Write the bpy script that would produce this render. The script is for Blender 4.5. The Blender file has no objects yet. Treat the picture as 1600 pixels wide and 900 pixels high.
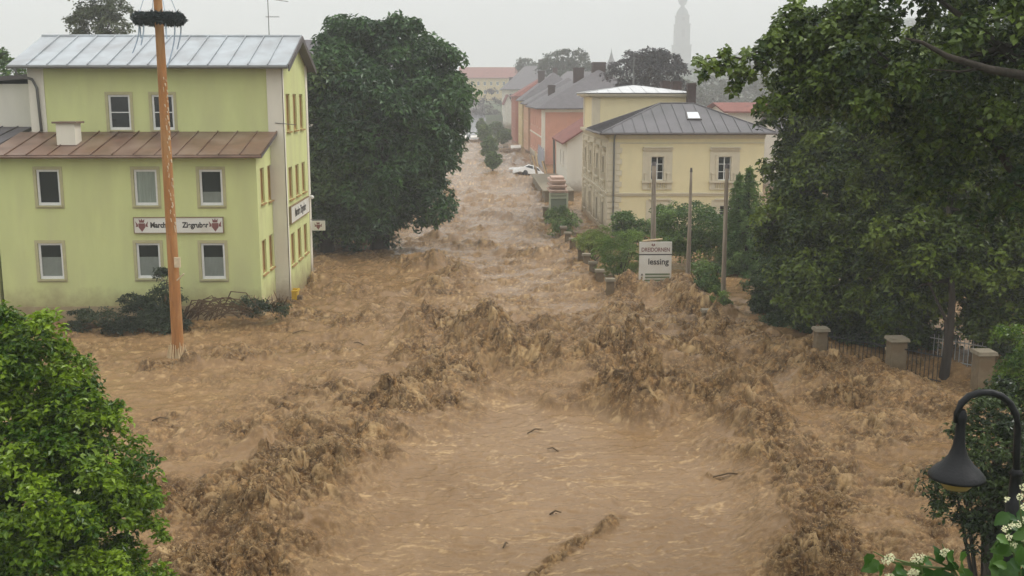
import bpy, math, random
import numpy as np
from mathutils import Vector, Matrix

random.seed(7)
rng = np.random.default_rng(7)
sc = bpy.context.scene
COL = sc.collection
R = math.radians

# ------------------------------------------------------------------ camera
F_PX, HOR = 1650.0, 150.0
PITCH = math.atan((450 - HOR) / F_PX)
YAW = math.atan(55 * math.cos(PITCH) / F_PX)
CAM = Vector((0.0, 0.0, 9.0))
cd = bpy.data.cameras.new('camera')
cam = bpy.data.objects.new('camera', cd)
COL.objects.link(cam)
cam.location = CAM
cam.rotation_euler = (math.pi / 2 - PITCH, 0, -YAW)
cd.sensor_width = 36.0
cd.lens = 36.0 * F_PX / 1600.0
cd.clip_start = 0.1
cd.clip_end = 5000
sc.camera = cam
RM = cam.rotation_euler.to_matrix()

def ray(u, v):
    return RM @ Vector(((u - 800) / F_PX, -(v - 450) / F_PX, -1.0))
def at(u, v, z=0.0):                       # photo pixel to a point on a level plane
    d = ray(u, v)
    return CAM + d * ((z - CAM.z) / d.z)
def atY(u, v, Y):                          # photo pixel to a point on an upright plane across the street
    d = ray(u, v)
    return CAM + d * (Y / d.y)
def atX(u, v, X):
    d = ray(u, v)
    return CAM + d * (X / d.x)

# ------------------------------------------------------------------ world, sun, exposure
world = bpy.data.worlds.new('World')
sc.world = world
world.use_nodes = True
nt = world.node_tree
nt.nodes.clear()
N = nt.nodes.new
L = nt.links.new
SUN_EL, SUN_AZ = R(52), R(78)
sky = N('ShaderNodeTexSky'); sky.sky_type = 'NISHITA'; sky.sun_disc = False
sky.sun_elevation = SUN_EL; sky.sun_rotation = SUN_AZ
sky.air_density = 1.0; sky.dust_density = 6.0; sky.ozone_density = 1.0
hsv = N('ShaderNodeHueSaturation'); hsv.inputs['Saturation'].default_value = 0.12
L(sky.outputs[0], hsv.inputs['Color'])
tc = N('ShaderNodeTexCoord'); sep = N('ShaderNodeSeparateXYZ')
L(tc.outputs['Generated'], sep.inputs[0])
ramp = N('ShaderNodeValToRGB')            # overcast sky: zenith about three times the horizon
ramp.color_ramp.elements[0].position = 0.0; ramp.color_ramp.elements[0].color = (7.2, 7.35, 7.2, 1)
ramp.color_ramp.elements[1].position = 1.0; ramp.color_ramp.elements[1].color = (17.5, 17.8, 17.8, 1)
L(sep.outputs['Z'], ramp.inputs[0])
mx = N('ShaderNodeMix'); mx.data_type = 'RGBA'; mx.inputs[0].default_value = 0.8
cn = N('ShaderNodeTexNoise'); cn.inputs['Scale'].default_value = 2.2; cn.inputs['Detail'].default_value = 5
cmap = N('ShaderNodeMapping'); cmap.inputs['Scale'].default_value = (1, 1, 3.5); L(tc.outputs['Generated'], cmap.inputs[0]); L(cmap.outputs[0], cn.inputs[0])
cmr = N('ShaderNodeMapRange'); cmr.inputs['From Min'].default_value = 0.3; cmr.inputs['From Max'].default_value = 0.7; cmr.inputs['To Min'].default_value = 0.88; cmr.inputs['To Max'].default_value = 1.08; L(cn.outputs[0], cmr.inputs[0])
cm = N('ShaderNodeVectorMath'); cm.operation = 'SCALE'; L(ramp.outputs[0], cm.inputs[0]); L(cmr.outputs[0], cm.inputs['Scale'])
L(hsv.outputs[0], mx.inputs[6]); L(cm.outputs[0], mx.inputs[7])
bg = N('ShaderNodeBackground'); bg.inputs[1].default_value = 0.10
L(mx.outputs[2], bg.inputs[0])
wo = N('ShaderNodeOutputWorld'); L(bg.outputs[0], wo.inputs[0])

sd = bpy.data.lights.new('sun', 'SUN'); sd.energy = 1.3; sd.angle = R(22); sd.color = (1.0, 0.97, 0.93)
sun = bpy.data.objects.new('sun', sd); COL.objects.link(sun)
sdir = Vector((math.sin(SUN_AZ) * math.cos(SUN_EL), math.cos(SUN_AZ) * math.cos(SUN_EL), math.sin(SUN_EL)))
sun.rotation_euler = sdir.to_track_quat('Z', 'Y').to_euler()
sun.location = (0, -20, 60)
sc.view_settings.view_transform = 'Standard'
sc.view_settings.look = 'None'
sc.view_settings.gamma = 1.0
sc.view_settings.exposure = 0.25
sc.render.engine = 'CYCLES'
sc.cycles.max_bounces = 8
sc.cycles.diffuse_bounces = 2
sc.cycles.volume_bounces = 2
sc.cycles.use_denoising = True

# ------------------------------------------------------------------ materials
def new_mat(name):
    m = bpy.data.materials.new(name); m.use_nodes = True
    n = m.node_tree; b = n.nodes['Principled BSDF']
    return m, n, b

def mat(name, col, rough=0.8, var=0.15, scale=3.0, bump=0.0, bscale=20.0, metal=0.0, spec=0.3,
        stretch=(1, 1, 1), col2=None, scale2=0.6, coat=0.0, dirt=None):
    m, n, b = new_mat(name)
    N = n.nodes.new; L = n.links.new
    t = N('ShaderNodeTexCoord'); mp = N('ShaderNodeMapping'); mp.inputs['Scale'].default_value = stretch
    L(t.outputs['Object'], mp.inputs[0])
    nz = N('ShaderNodeTexNoise'); nz.inputs['Scale'].default_value = scale; nz.inputs['Detail'].default_value = 8
    nz.inputs['Roughness'].default_value = 0.6
    L(mp.outputs[0], nz.inputs[0])
    r = N('ShaderNodeValToRGB')
    r.color_ramp.elements[0].position = 0.3; r.color_ramp.elements[1].position = 0.7
    lo = [c * (1 - var) for c in col]; hi = [min(1, c * (1 + var)) for c in col]
    r.color_ramp.elements[0].color = (*lo, 1); r.color_ramp.elements[1].color = (*hi, 1)
    L(nz.outputs[0], r.inputs[0])
    out = r.outputs[0]
    if col2:
        n2 = N('ShaderNodeTexNoise'); n2.inputs['Scale'].default_value = scale2; n2.inputs['Detail'].default_value = 6
        L(mp.outputs[0], n2.inputs[0])
        r2 = N('ShaderNodeValToRGB'); r2.color_ramp.elements[0].position = 0.45; r2.color_ramp.elements[1].position = 0.68
        L(n2.outputs[0], r2.inputs[0])
        mm = N('ShaderNodeMix'); mm.data_type = 'RGBA'
        L(r2.outputs[0], mm.inputs[0]); L(out, mm.inputs[6]); mm.inputs[7].default_value = (*col2, 1)
        out = mm.outputs[2]
    if dirt:      # mud thrown up and soaked in above the waterline (height above the foot of the thing)
        sp = N('ShaderNodeSeparateXYZ'); L(t.outputs['Object'], sp.inputs[0])
        n5 = N('ShaderNodeTexNoise'); n5.inputs['Scale'].default_value = 1.3; n5.inputs['Detail'].default_value = 8; n5.inputs['Roughness'].default_value = 0.7; L(t.outputs['Object'], n5.inputs[0])
        ma = N('ShaderNodeMath'); ma.operation = 'MULTIPLY_ADD'; L(n5.outputs[0], ma.inputs[0]); ma.inputs[1].default_value = 1.6; L(sp.outputs['Z'], ma.inputs[2])
        mr = N('ShaderNodeMapRange'); mr.inputs['From Min'].default_value = dirt; mr.inputs['From Max'].default_value = dirt + 1.1
        mr.inputs['To Min'].default_value = 0.85; mr.inputs['To Max'].default_value = 0.0; L(ma.outputs[0], mr.inputs[0])
        md = N('ShaderNodeMix'); md.data_type = 'RGBA'; L(mr.outputs[0], md.inputs[0]); L(out, md.inputs[6]); md.inputs[7].default_value = (0.24, 0.165, 0.09, 1); out = md.outputs[2]
    L(out, b.inputs['Base Color'])
    b.inputs['Roughness'].default_value = rough
    b.inputs['Metallic'].default_value = metal
    b.inputs['Specular IOR Level'].default_value = spec
    b.inputs['Coat Weight'].default_value = coat
    if bump:
        n3 = N('ShaderNodeTexNoise'); n3.inputs['Scale'].default_value = bscale; n3.inputs['Detail'].default_value = 6
        L(mp.outputs[0], n3.inputs[0])
        bp = N('ShaderNodeBump'); bp.inputs['Strength'].default_value = bump; bp.inputs['Distance'].default_value = 0.03
        L(n3.outputs[0], bp.inputs['Height']); L(bp.outputs[0], b.inputs['Normal'])
    return m

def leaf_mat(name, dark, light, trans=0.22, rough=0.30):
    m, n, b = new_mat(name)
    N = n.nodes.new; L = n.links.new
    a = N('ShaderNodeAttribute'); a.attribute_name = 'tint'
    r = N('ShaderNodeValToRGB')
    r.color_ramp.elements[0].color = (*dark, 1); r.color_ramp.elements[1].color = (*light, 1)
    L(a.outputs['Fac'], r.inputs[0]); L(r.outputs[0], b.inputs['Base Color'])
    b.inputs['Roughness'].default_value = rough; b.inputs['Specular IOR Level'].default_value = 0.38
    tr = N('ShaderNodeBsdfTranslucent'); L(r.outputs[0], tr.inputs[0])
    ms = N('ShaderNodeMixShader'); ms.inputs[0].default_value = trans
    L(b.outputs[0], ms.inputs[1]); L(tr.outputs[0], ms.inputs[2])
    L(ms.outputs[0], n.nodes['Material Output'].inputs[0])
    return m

M = {}
M['lime'] = mat('lime_plaster', (0.61, 0.64, 0.29), 0.9, 0.06, 1.2, 0.15, 25, stretch=(1, 1, 0.25), col2=(0.55, 0.56, 0.27), scale2=0.8, dirt=2.3)
M['cream'] = mat('cream_render', (0.74, 0.69, 0.58), 0.9, 0.06, 1.5, 0.1, 30, stretch=(1, 1, 0.3), dirt=2.2)
M['plinth'] = mat('plinth_render', (0.36, 0.29, 0.17), 0.9, 0.15, 2, 0.2, 20, dirt=1.7)
M['zinc'] = mat('pale_sheet_metal', (0.40, 0.43, 0.45), 0.38, 0.12, 1.5, 0.05, 8, metal=0.2, spec=0.5, col2=(0.32, 0.33, 0.34), scale2=0.9)
M['rustroof'] = mat('rusty_sheet_metal', (0.15, 0.085, 0.055), 0.42, 0.3, 1.3, 0.08, 10, spec=0.45, col2=(0.22, 0.15, 0.11), scale2=0.7)
M['darkmetal'] = mat('dark_sheet_metal', (0.10, 0.085, 0.08), 0.5, 0.2, 2, spec=0.5)
M['pipe'] = mat('grey_zinc_pipe', (0.16, 0.16, 0.15), 0.5, 0.1, 3, metal=0.3)
M['white'] = mat('white_paint', (0.78, 0.77, 0.74), 0.5, 0.04, 4)
M['reveal'] = mat('tan_window_surround', (0.46, 0.42, 0.24), 0.85, 0.08, 4)
M['tanwin'] = mat('tan_shutter', (0.36, 0.23, 0.09), 0.7, 0.15, 4)
M['curtain'] = mat('grey_curtain', (0.28, 0.32, 0.27), 0.9, 0.25, 1.5, stretch=(12, 12, 0.4))
M['blind'] = mat('pale_blind', (0.22, 0.24, 0.21), 0.9, 0.08, 3)
M['wood'] = mat('orange_pole_wood', (0.38, 0.165, 0.05), 0.75, 0.25, 3, 0.3, 12, stretch=(3, 3, 0.4), col2=(0.46, 0.26, 0.11), scale2=1.0)
M['scuff'] = mat('scuffed_bare_wood', (0.62, 0.50, 0.34), 0.8, 0.2, 8)
M['oldwood'] = mat('weathered_grey_wood', (0.25, 0.20, 0.15), 0.85, 0.3, 4, 0.3, 15, stretch=(4, 4, 0.3), col2=(0.40, 0.35, 0.28), scale2=1.4)
M['bark'] = mat('dark_bark', (0.045, 0.036, 0.028), 0.95, 0.35, 5, 0.5, 12, stretch=(2, 2, 0.4))
M['ocher'] = mat('ochre_plaster', (0.79, 0.69, 0.43), 0.9, 0.05, 1.2, 0.1, 25, stretch=(1, 1, 0.4), dirt=2.0)
M['stucco'] = mat('pale_stucco_trim', (0.64, 0.57, 0.43), 0.85, 0.06, 3, 0.1, 30, dirt=2.0)
M['slatemetal'] = mat('grey_seam_metal', (0.11, 0.10, 0.105), 0.42, 0.14, 0.8, 0.05, 6, metal=0.0, spec=0.45, col2=(0.075, 0.07, 0.07), scale2=0.35)
M['red'] = mat('red_tile', (0.23, 0.085, 0.065), 0.8, 0.2, 2, 0.2, 12, col2=(0.16, 0.06, 0.05), scale2=1.2)
M['slate'] = mat('grey_slate', (0.12, 0.11, 0.115), 0.7, 0.15, 1.5, 0.2, 10)
M['pink'] = mat('salmon_plaster', (0.60, 0.30, 0.21), 0.9, 0.08, 1.0)
M['orange'] = mat('apricot_plaster', (0.62, 0.38, 0.24), 0.9, 0.08, 1.0)
M['yellow'] = mat('yellow_plaster', (0.60, 0.47, 0.24), 0.9, 0.08, 1.0)
M['offwhite'] = mat('off_white_plaster', (0.70, 0.66, 0.57), 0.9, 0.05, 1.2, 0.1, 20, stretch=(1, 1, 0.3), dirt=2.0)
M['brownred'] = mat('brown_red_plaster', (0.42, 0.17, 0.12), 0.9, 0.08, 1.0)
M['brick'] = mat('dark_chimney_brick', (0.07, 0.045, 0.04), 0.9, 0.3, 6, 0.3, 20)
M['concrete'] = mat('muddy_concrete', (0.19, 0.145, 0.09), 0.9, 0.2, 4, 0.3, 20, col2=(0.16, 0.11, 0.06), scale2=1.6)
M['capstone'] = mat('pale_cap_stone', (0.22, 0.185, 0.13), 0.85, 0.15, 6, 0.2, 25)
M['iron'] = mat('black_iron', (0.008, 0.008, 0.009), 0.45, 0.3, 8, 0.15, 40, spec=0.25, coat=0.0)
M['wreath'] = mat('wreath_fir', (0.016, 0.024, 0.022), 0.9, 0.4, 10)
M['ribbon'] = mat('pale_blue_ribbon', (0.42, 0.50, 0.60), 0.7, 0.1, 3)
M['signwhite'] = mat('white_sign_board', (0.74, 0.72, 0.66), 0.5, 0.05, 3, col2=(0.66, 0.62, 0.54), scale2=1.5)
M['ink'] = mat('dark_lettering', (0.05, 0.045, 0.04), 0.6, 0.0)
M['inkred'] = mat('maroon_lettering', (0.22, 0.09, 0.08), 0.6, 0.1)
M['inkgreen'] = mat('green_print_bar', (0.16, 0.20, 0.11), 0.6, 0.1)
M['carwhite'] = mat('white_car_paint', (0.82, 0.82, 0.80), 0.2, 0.03, 2, spec=0.6, coat=0.6)
M['carblue'] = mat('blue_car_paint', (0.04, 0.06, 0.14), 0.25, 0.1, 2, coat=0.6)
M['rubber'] = mat('tyre_rubber', (0.02, 0.02, 0.02), 0.8, 0.1)
M['yellowbox'] = mat('yellow_plastic', (0.62, 0.40, 0.04), 0.5, 0.15, 5)
M['grass'] = mat('wet_ground', (0.06, 0.07, 0.03), 0.8, 0.3, 0.1, col2=(0.04, 0.07, 0.025), scale2=0.02)
M['mud'] = mat('brown_mud', (0.25, 0.17, 0.10), 0.6, 0.2, 0.4)
M['asphalt'] = mat('wet_asphalt', (0.10, 0.105, 0.12), 0.22, 0.15, 0.5, spec=0.6)
M['lampglass'] = mat('amber_lamp_glass', (0.35, 0.22, 0.05), 0.35, 0.1, 3, spec=0.5)
M['petal'] = mat('cream_petals', (0.80, 0.78, 0.50), 0.7, 0.12, 40)
M['greenpaint'] = mat('pale_green_panel', (0.50, 0.55, 0.42), 0.6, 0.06, 3)
M['deb'] = mat('pale_driftwood', (0.55, 0.42, 0.25), 0.8, 0.2, 5)
M['twig'] = mat('wet_brown_twig', (0.11, 0.07, 0.035), 0.85, 0.3, 6)
M['stone'] = mat('tower_stone', (0.17, 0.155, 0.15), 0.9, 0.15, 0.2)
M['copper'] = mat('green_copper', (0.05, 0.06, 0.06), 0.6, 0.15, 0.3)
M['snowroof'] = mat('light_lead_roof', (0.60, 0.60, 0.60), 0.45, 0.1, 1.0, spec=0.5)

def glass_mat(name, col, rough=0.08):
    m, n, b = new_mat(name)
    b.inputs['Base Color'].default_value = (*col, 1); b.inputs['Roughness'].default_value = rough
    b.inputs['Specular IOR Level'].default_value = 0.5
    return m
M['glass'] = glass_mat('dark_window_glass', (0.012, 0.014, 0.013))
M['glass_pale'] = glass_mat('greenish_glass', (0.20, 0.25, 0.19), 0.25)
M['skylight'] = glass_mat('bright_skylight_glass', (0.7, 0.72, 0.74), 0.05)
_m, _n, _b = new_mat('lit_headlight'); _b.inputs['Emission Color'].default_value = (1, 0.97, 0.9, 1); _b.inputs['Emission Strength'].default_value = 12; M['lit'] = _m

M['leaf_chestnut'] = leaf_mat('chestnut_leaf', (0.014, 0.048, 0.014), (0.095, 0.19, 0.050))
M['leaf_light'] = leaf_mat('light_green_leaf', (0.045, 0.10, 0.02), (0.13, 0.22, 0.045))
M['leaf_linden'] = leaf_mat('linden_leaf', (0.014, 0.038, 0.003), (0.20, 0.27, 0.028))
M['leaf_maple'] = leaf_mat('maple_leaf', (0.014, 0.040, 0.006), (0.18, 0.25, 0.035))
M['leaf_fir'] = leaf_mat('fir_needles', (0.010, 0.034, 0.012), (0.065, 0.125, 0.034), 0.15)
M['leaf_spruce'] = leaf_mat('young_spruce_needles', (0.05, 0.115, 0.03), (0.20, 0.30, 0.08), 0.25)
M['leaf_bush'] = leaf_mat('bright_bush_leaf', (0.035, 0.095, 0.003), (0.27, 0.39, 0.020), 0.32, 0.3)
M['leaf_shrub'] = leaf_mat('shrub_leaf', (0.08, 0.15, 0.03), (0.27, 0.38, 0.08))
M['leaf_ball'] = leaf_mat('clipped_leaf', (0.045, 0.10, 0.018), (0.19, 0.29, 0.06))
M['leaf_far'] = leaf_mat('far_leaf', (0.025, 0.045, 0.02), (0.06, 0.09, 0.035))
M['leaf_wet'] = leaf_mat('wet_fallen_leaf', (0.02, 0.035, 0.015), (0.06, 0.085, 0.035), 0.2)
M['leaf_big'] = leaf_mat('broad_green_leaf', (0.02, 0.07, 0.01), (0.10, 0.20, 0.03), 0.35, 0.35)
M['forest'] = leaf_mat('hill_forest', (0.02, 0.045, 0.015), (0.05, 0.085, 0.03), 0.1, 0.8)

# ------------------------------------------------------------------ object helpers
ORG = {}
def link(o):
    COL.objects.link(o); return o
def tag(o, label=None, cat=None, group=None, kind=None):
    if label: o['label'] = label
    if cat: o['category'] = cat
    if group: o['group'] = group
    if kind: o['kind'] = kind
    return o
def thing(name, loc, label, cat, group=None):
    o = bpy.data.objects.new(name, None); link(o)
    o.empty_display_size = 0.2
    o.location = loc; ORG[o.name] = Vector(loc)
    return tag(o, label, cat, group)
def place(o, parent=None, loc=None):
    """mesh given in world coordinates -> local to the root of its thing"""
    if parent is not None:
        org = ORG[parent.name]
        o.data.transform(Matrix.Translation(-org))
        o.parent = parent; ORG[o.name] = org
    elif loc is not None:
        o.data.transform(Matrix.Translation(-Vector(loc)))
        o.location = loc; ORG[o.name] = Vector(loc)
    else:
        ORG[o.name] = Vector((0, 0, 0))
    return o
def copy_tree(o, parent=None, loc=None):
    c = o.copy(); COL.objects.link(c)
    if parent: c.parent = parent
    if loc is not None: c.location = loc
    for ch in list(o.children): copy_tree(ch, c)
    return c

class MB:
    def __init__(s): s.v = []; s.f = []; s.smooth = False
    def add(s, vs, fs):
        o = len(s.v); s.v += [tuple(p) for p in vs]; s.f += [tuple(i + o for i in f) for f in fs]; return s
    def quad(s, a, b, c, d): return s.add([a, b, c, d], [(0, 1, 2, 3)])
    def poly(s, pts): return s.add(pts, [tuple(range(len(pts)))])
    def hexa(s, p):
        return s.add(p, [(0, 3, 2, 1), (4, 5, 6, 7), (0, 1, 5, 4), (1, 2, 6, 5), (2, 3, 7, 6), (3, 0, 4, 7)])
    def box(s, x0, x1, y0, y1, z0, z1):
        return s.hexa([(x0, y0, z0), (x1, y0, z0), (x1, y1, z0), (x0, y1, z0), (x0, y0, z1), (x1, y0, z1), (x1, y1, z1), (x0, y1, z1)])
    def prism(s, poly, d):
        """polygon (3D points) extruded by vector d"""
        n = len(poly); d = Vector(d)
        top = [Vector(p) + d for p in poly]
        fs = [tuple(range(n))[::-1], tuple(range(n, 2 * n))] + [(i, (i + 1) % n, n + (i + 1) % n, n + i) for i in range(n)]
        return s.add([*poly, *top], fs)
    def tube(s, pts, rad, n=8, cap=True):
        pts = [Vector(p) for p in pts]
        if not hasattr(rad, '__len__'): rad = [rad] * len(pts)
        o = len(s.v)
        up = Vector((0, 0, 1))
        for i, p in enumerate(pts):
            t = (pts[min(i + 1, len(pts) - 1)] - pts[max(i - 1, 0)]).normalized()
            a = t.cross(up if abs(t.z) < 0.95 else Vector((0, 1, 0))).normalized(); b = t.cross(a)
            for k in range(n):
                th = 2 * math.pi * k / n
                s.v.append(tuple(p + (a * math.cos(th) + b * math.sin(th)) * rad[i]))
        for i in range(len(pts) - 1):
            for k in range(n):
                s.f.append((o + i * n + k, o + i * n + (k + 1) % n, o + (i + 1) * n + (k + 1) % n, o + (i + 1) * n + k))
        if cap:
            s.f.append(tuple(o + k for k in range(n))[::-1]); s.f.append(tuple(o + (len(pts) - 1) * n + k for k in range(n)))
        return s
    def lathe(s, c, prof, n=24):
        """profile [(r,z)] about the vertical through c"""
        o = len(s.v); c = Vector(c)
        for r, z in prof:
            for k in range(n):
                th = 2 * math.pi * k / n
                s.v.append((c.x + r * math.cos(th), c.y + r * math.sin(th), c.z + z))
        for i in range(len(prof) - 1):
            for k in range(n):
                s.f.append((o + i * n + k, o + i * n + (k + 1) % n, o + (i + 1) * n + (k + 1) % n, o + (i + 1) * n + k))
        return s
    def build(s, name, m, parent=None, loc=None, smooth=False, kind=None):
        me = bpy.data.meshes.new(name); me.from_pydata(s.v, [], s.f); me.materials.append(m); me.update()
        if smooth:
            me.polygons.foreach_set('use_smooth', [True] * len(me.polygons))
        o = link(bpy.data.objects.new(name, me))
        place(o, parent, loc)
        if kind: o['kind'] = kind
        return o

def np_mesh(name, verts, faces, m, parent=None, attrs=None, kind=None, smooth=False, loc=None):
    me = bpy.data.meshes.new(name)
    nv, nf, k = len(verts), len(faces), faces.shape[1]
    me.vertices.add(nv); me.vertices.foreach_set('co', np.ascontiguousarray(verts, dtype=np.float32).ravel())
    me.loops.add(nf * k); me.loops.foreach_set('vertex_index', np.ascontiguousarray(faces, dtype=np.int32).ravel())
    me.polygons.add(nf)
    me.polygons.foreach_set('loop_start', np.arange(0, nf * k, k, dtype=np.int32))
    me.polygons.foreach_set('loop_total', np.full(nf, k, dtype=np.int32))
    me.polygons.foreach_set('use_smooth', np.full(nf, smooth, dtype=bool))
    me.update(calc_edges=True)
    for an, av in (attrs or {}).items():
        a = me.attributes.new(an, 'FLOAT', 'POINT'); a.data.foreach_set('value', np.ascontiguousarray(av, dtype=np.float32))
    me.materials.append(m)
    o = link(bpy.data.objects.new(name, me))
    place(o, parent, loc)
    if kind: o['kind'] = kind
    return o

# ------------------------------------------------------------------ noise
_perm = rng.permutation(512).astype(np.int64)
_perm = np.concatenate([_perm, _perm])
_ga = rng.uniform(0, 2 * np.pi, 512); _gx = np.cos(_ga).astype(np.float32); _gy = np.sin(_ga).astype(np.float32)
def perlin(x, y):
    xi = np.floor(x).astype(np.int64); yi = np.floor(y).astype(np.int64)
    xf = (x - xi).astype(np.float32); yf = (y - yi).astype(np.float32)
    u = xf * xf * xf * (xf * (xf * 6 - 15) + 10); v = yf * yf * yf * (yf * (yf * 6 - 15) + 10)
    xi &= 511; yi &= 511; x1 = (xi + 1) & 511; y1 = (yi + 1) & 511
    def g(a, b, dx, dy):
        h = _perm[_perm[a] + b]; return _gx[h] * dx + _gy[h] * dy
    n00 = g(xi, yi, xf, yf); n10 = g(x1, yi, xf - 1, yf); n01 = g(xi, y1, xf, yf - 1); n11 = g(x1, y1, xf - 1, yf - 1)
    a = n00 + u * (n10 - n00); b = n01 + u * (n11 - n01)
    return (a + v * (b - a)) * 1.5
def fbm(x, y, octv=5, lac=2.03, gain=0.5):
    s = 0; a = 1.0; t = 0
    for i in range(octv):
        s = s + a * perlin(x + 17.3 * i, y - 9.1 * i); t += a; a *= gain; x = x * lac; y = y * lac
    return s / t
def ridged(x, y, octv=5, lac=2.07, gain=0.55):
    s = 0; a = 1.0; t = 0; w = 1.0
    for i in range(octv):
        n = 1 - np.abs(perlin(x + 31.7 * i, y + 11.9 * i)) * 1.6
        n = np.clip(n, 0, 1) ** 2
        s = s + a * n * w; w = np.clip(n * 1.4, 0.25, 1); t += a; a *= gain; x = x * lac; y = y * lac
    return s / t

# ------------------------------------------------------------------ ground
def ground_z(x, y):
    z = np.full_like(x, -1.2)
    z = z + np.clip((y - 195) * 0.034, 0, 11)
    hx = np.clip((x - 60 - 0.05 * y) / 260, 0, 1); hy = np.clip((y - 520) / 340, 0, 1)
    z = z + 46 * (hx * hx * (3 - 2 * hx)) * (hy * hy * (3 - 2 * hy))
    return z
gx = np.concatenate([np.linspace(-1650, -150, 30), np.linspace(-140, 460, 121), np.linspace(480, 1650, 30)])
gy = np.concatenate([np.linspace(-300, 150, 20), np.linspace(155, 1100, 160), np.linspace(1120, 1700, 14)])
GX, GY = np.meshgrid(gx, gy)
GZ = ground_z(GX, GY)
V = np.stack([GX.ravel(), GY.ravel(), GZ.ravel()], 1)
nx, ny = len(gx), len(gy)
I = np.arange(nx * ny).reshape(ny, nx)
Fq = np.stack([I[:-1, :-1].ravel(), I[:-1, 1:].ravel(), I[1:, 1:].ravel(), I[1:, :-1].ravel()], 1)
np_mesh('ground', V, Fq, M['grass'], kind='structure', smooth=True)

# road climbing out of the flood at the far end
def road(x0, x1):
    mb = MB()
    ys = np.linspace(190, 560, 60)
    for a, b in zip(ys[:-1], ys[1:]):
        za, zb = [float(ground_z(np.array([0.0]), np.array([t]))[0]) + 0.06 for t in (a, b)]
        mb.quad((x0, a, za), (x1, a, za), (x1, b, zb), (x0, b, zb))
    return mb.build('road', M['asphalt'], kind='structure')
road(-5.0, 2.5)

# ------------------------------------------------------------------ flood water
def polyline_dist(px, py, pts):
    d = np.full(px.shape, 1e9, dtype=np.float32)
    for (ax, ay), (bx, by) in zip(pts[:-1], pts[1:]):
        vx, vy = bx - ax, by - ay; l2 = vx * vx + vy * vy + 1e-9
        t = np.clip(((px - ax) * vx + (py - ay) * vy) / l2, 0, 1)
        dd = np.hypot(px - ax - t * vx, py - ay - t * vy); d = np.minimum(d, dd)
    return d
def in_poly(px, py, pts):
    c = np.zeros(px.shape, bool); n = len(pts); j = n - 1
    for i in range(n):
        xi, yi = pts[i]; xj, yj = pts[j]
        cond = ((yi > py) != (yj > py)) & (px < (xj - xi) * (py - yi) / (yj - yi + 1e-12) + xi)
        c ^= cond; j = i
    return c
def W(pts): return [(at(u, v).x, at(u, v).y) for u, v in pts]
TONGUE = W([(768, 566), (735, 620), (690, 655), (610, 690), (540, 745), (490, 820), (470, 900), (440, 1020),
            (1240, 1020), (1220, 900), (1205, 800), (1190, 730), (1120, 690), (1110, 650), (1040, 650), (960, 625), (880, 620), (815, 585)])
#        points, half width (m), churn, lift (m)
BANDS = [
    (W([(745, 545), (690, 600), (600, 645), (520, 700), (430, 760), (380, 830), (330, 920), (300, 990)]), 1.7, 1.0, 0.45),
    (W([(680, 560), (560, 600), (450, 660), (350, 740), (290, 830)]), 1.8, 0.7, 0.25),
    (W([(700, 525), (760, 535)]), 1.7, 1.1, 1.35),
    (W([(860, 640), (930, 645), (1000, 625), (1090, 620), (1160, 640)]), 1.1, 1.15, 1.05),
    (W([(830, 560), (950, 570), (1070, 560)]), 2.0, 1.0, 0.75),
    (W([(820, 520), (950, 520), (1050, 500), (1110, 520), (1250, 570), (1400, 630)]), 2.6, 0.85, 0.45),
    (W([(1180, 650), (1260, 720), (1260, 800), (1300, 900), (1330, 980)]), 1.5, 0.9, 0.3),
    (W([(1340, 650), (1400, 740), (1430, 900)]), 2.5, 0.65, 0.2),
    (W([(965, 462), (1050, 462), (1110, 500)]), 1.3, 1.0, 0.7),
    (W([(880, 400), (930, 440), (975, 470)]), 1.6, 0.7, 0.3),
    (W([(690, 375), (760, 388), (850, 405)]), 0.9, 0.6, 0.55),
    (W([(640, 410), (700, 425), (690, 450)]), 1.6, 0.7, 0.45),
    (W([(745, 330), (800, 345), (850, 362)]), 0.8, 0.5, 0.4),
    (W([(690, 330), (640, 350)]), 1.0, 0.5, 0.3),
    (W([(700, 300), (770, 312), (840, 305)]), 1.4, 0.45, 0.4),
    (W([(700, 250), (760, 255)]), 1.6, 0.4, 0.35),
    (W([(770, 283), (860, 281)]), 2.0, 0.45, 0.4),
    (W([(960, 790), (905, 815), (870, 850), (830, 885), (780, 930)]), 0.16, 0.6, 0.05),
    (W([(235, 575), (290, 572), (350, 568), (410, 562)]), 0.55, 0.95, 0.28),
    (W([(1110, 735), (1175, 737)]), 0.13, 0.5, 0.02),
    (W([(500, 440), (560, 470), (600, 520)]), 2.0, 0.55, 0.3),
    (W([(400, 498), (450, 478), (492, 428)]), 0.7, 0.85, 0.25),
    (W([(95, 522), (250, 516), (400, 500)]), 0.5, 0.5, 0.08),
    (W([(1270, 545), (1400, 572), (1540, 600)]), 0.9, 0.75, 0.3),
    (W([(860, 345), (900, 395), (960, 455)]), 0.8, 0.75, 0.25),
    (W([(430, 490), (520, 510), (620, 500)]), 2.0, 0.6, 0.2),
]
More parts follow.
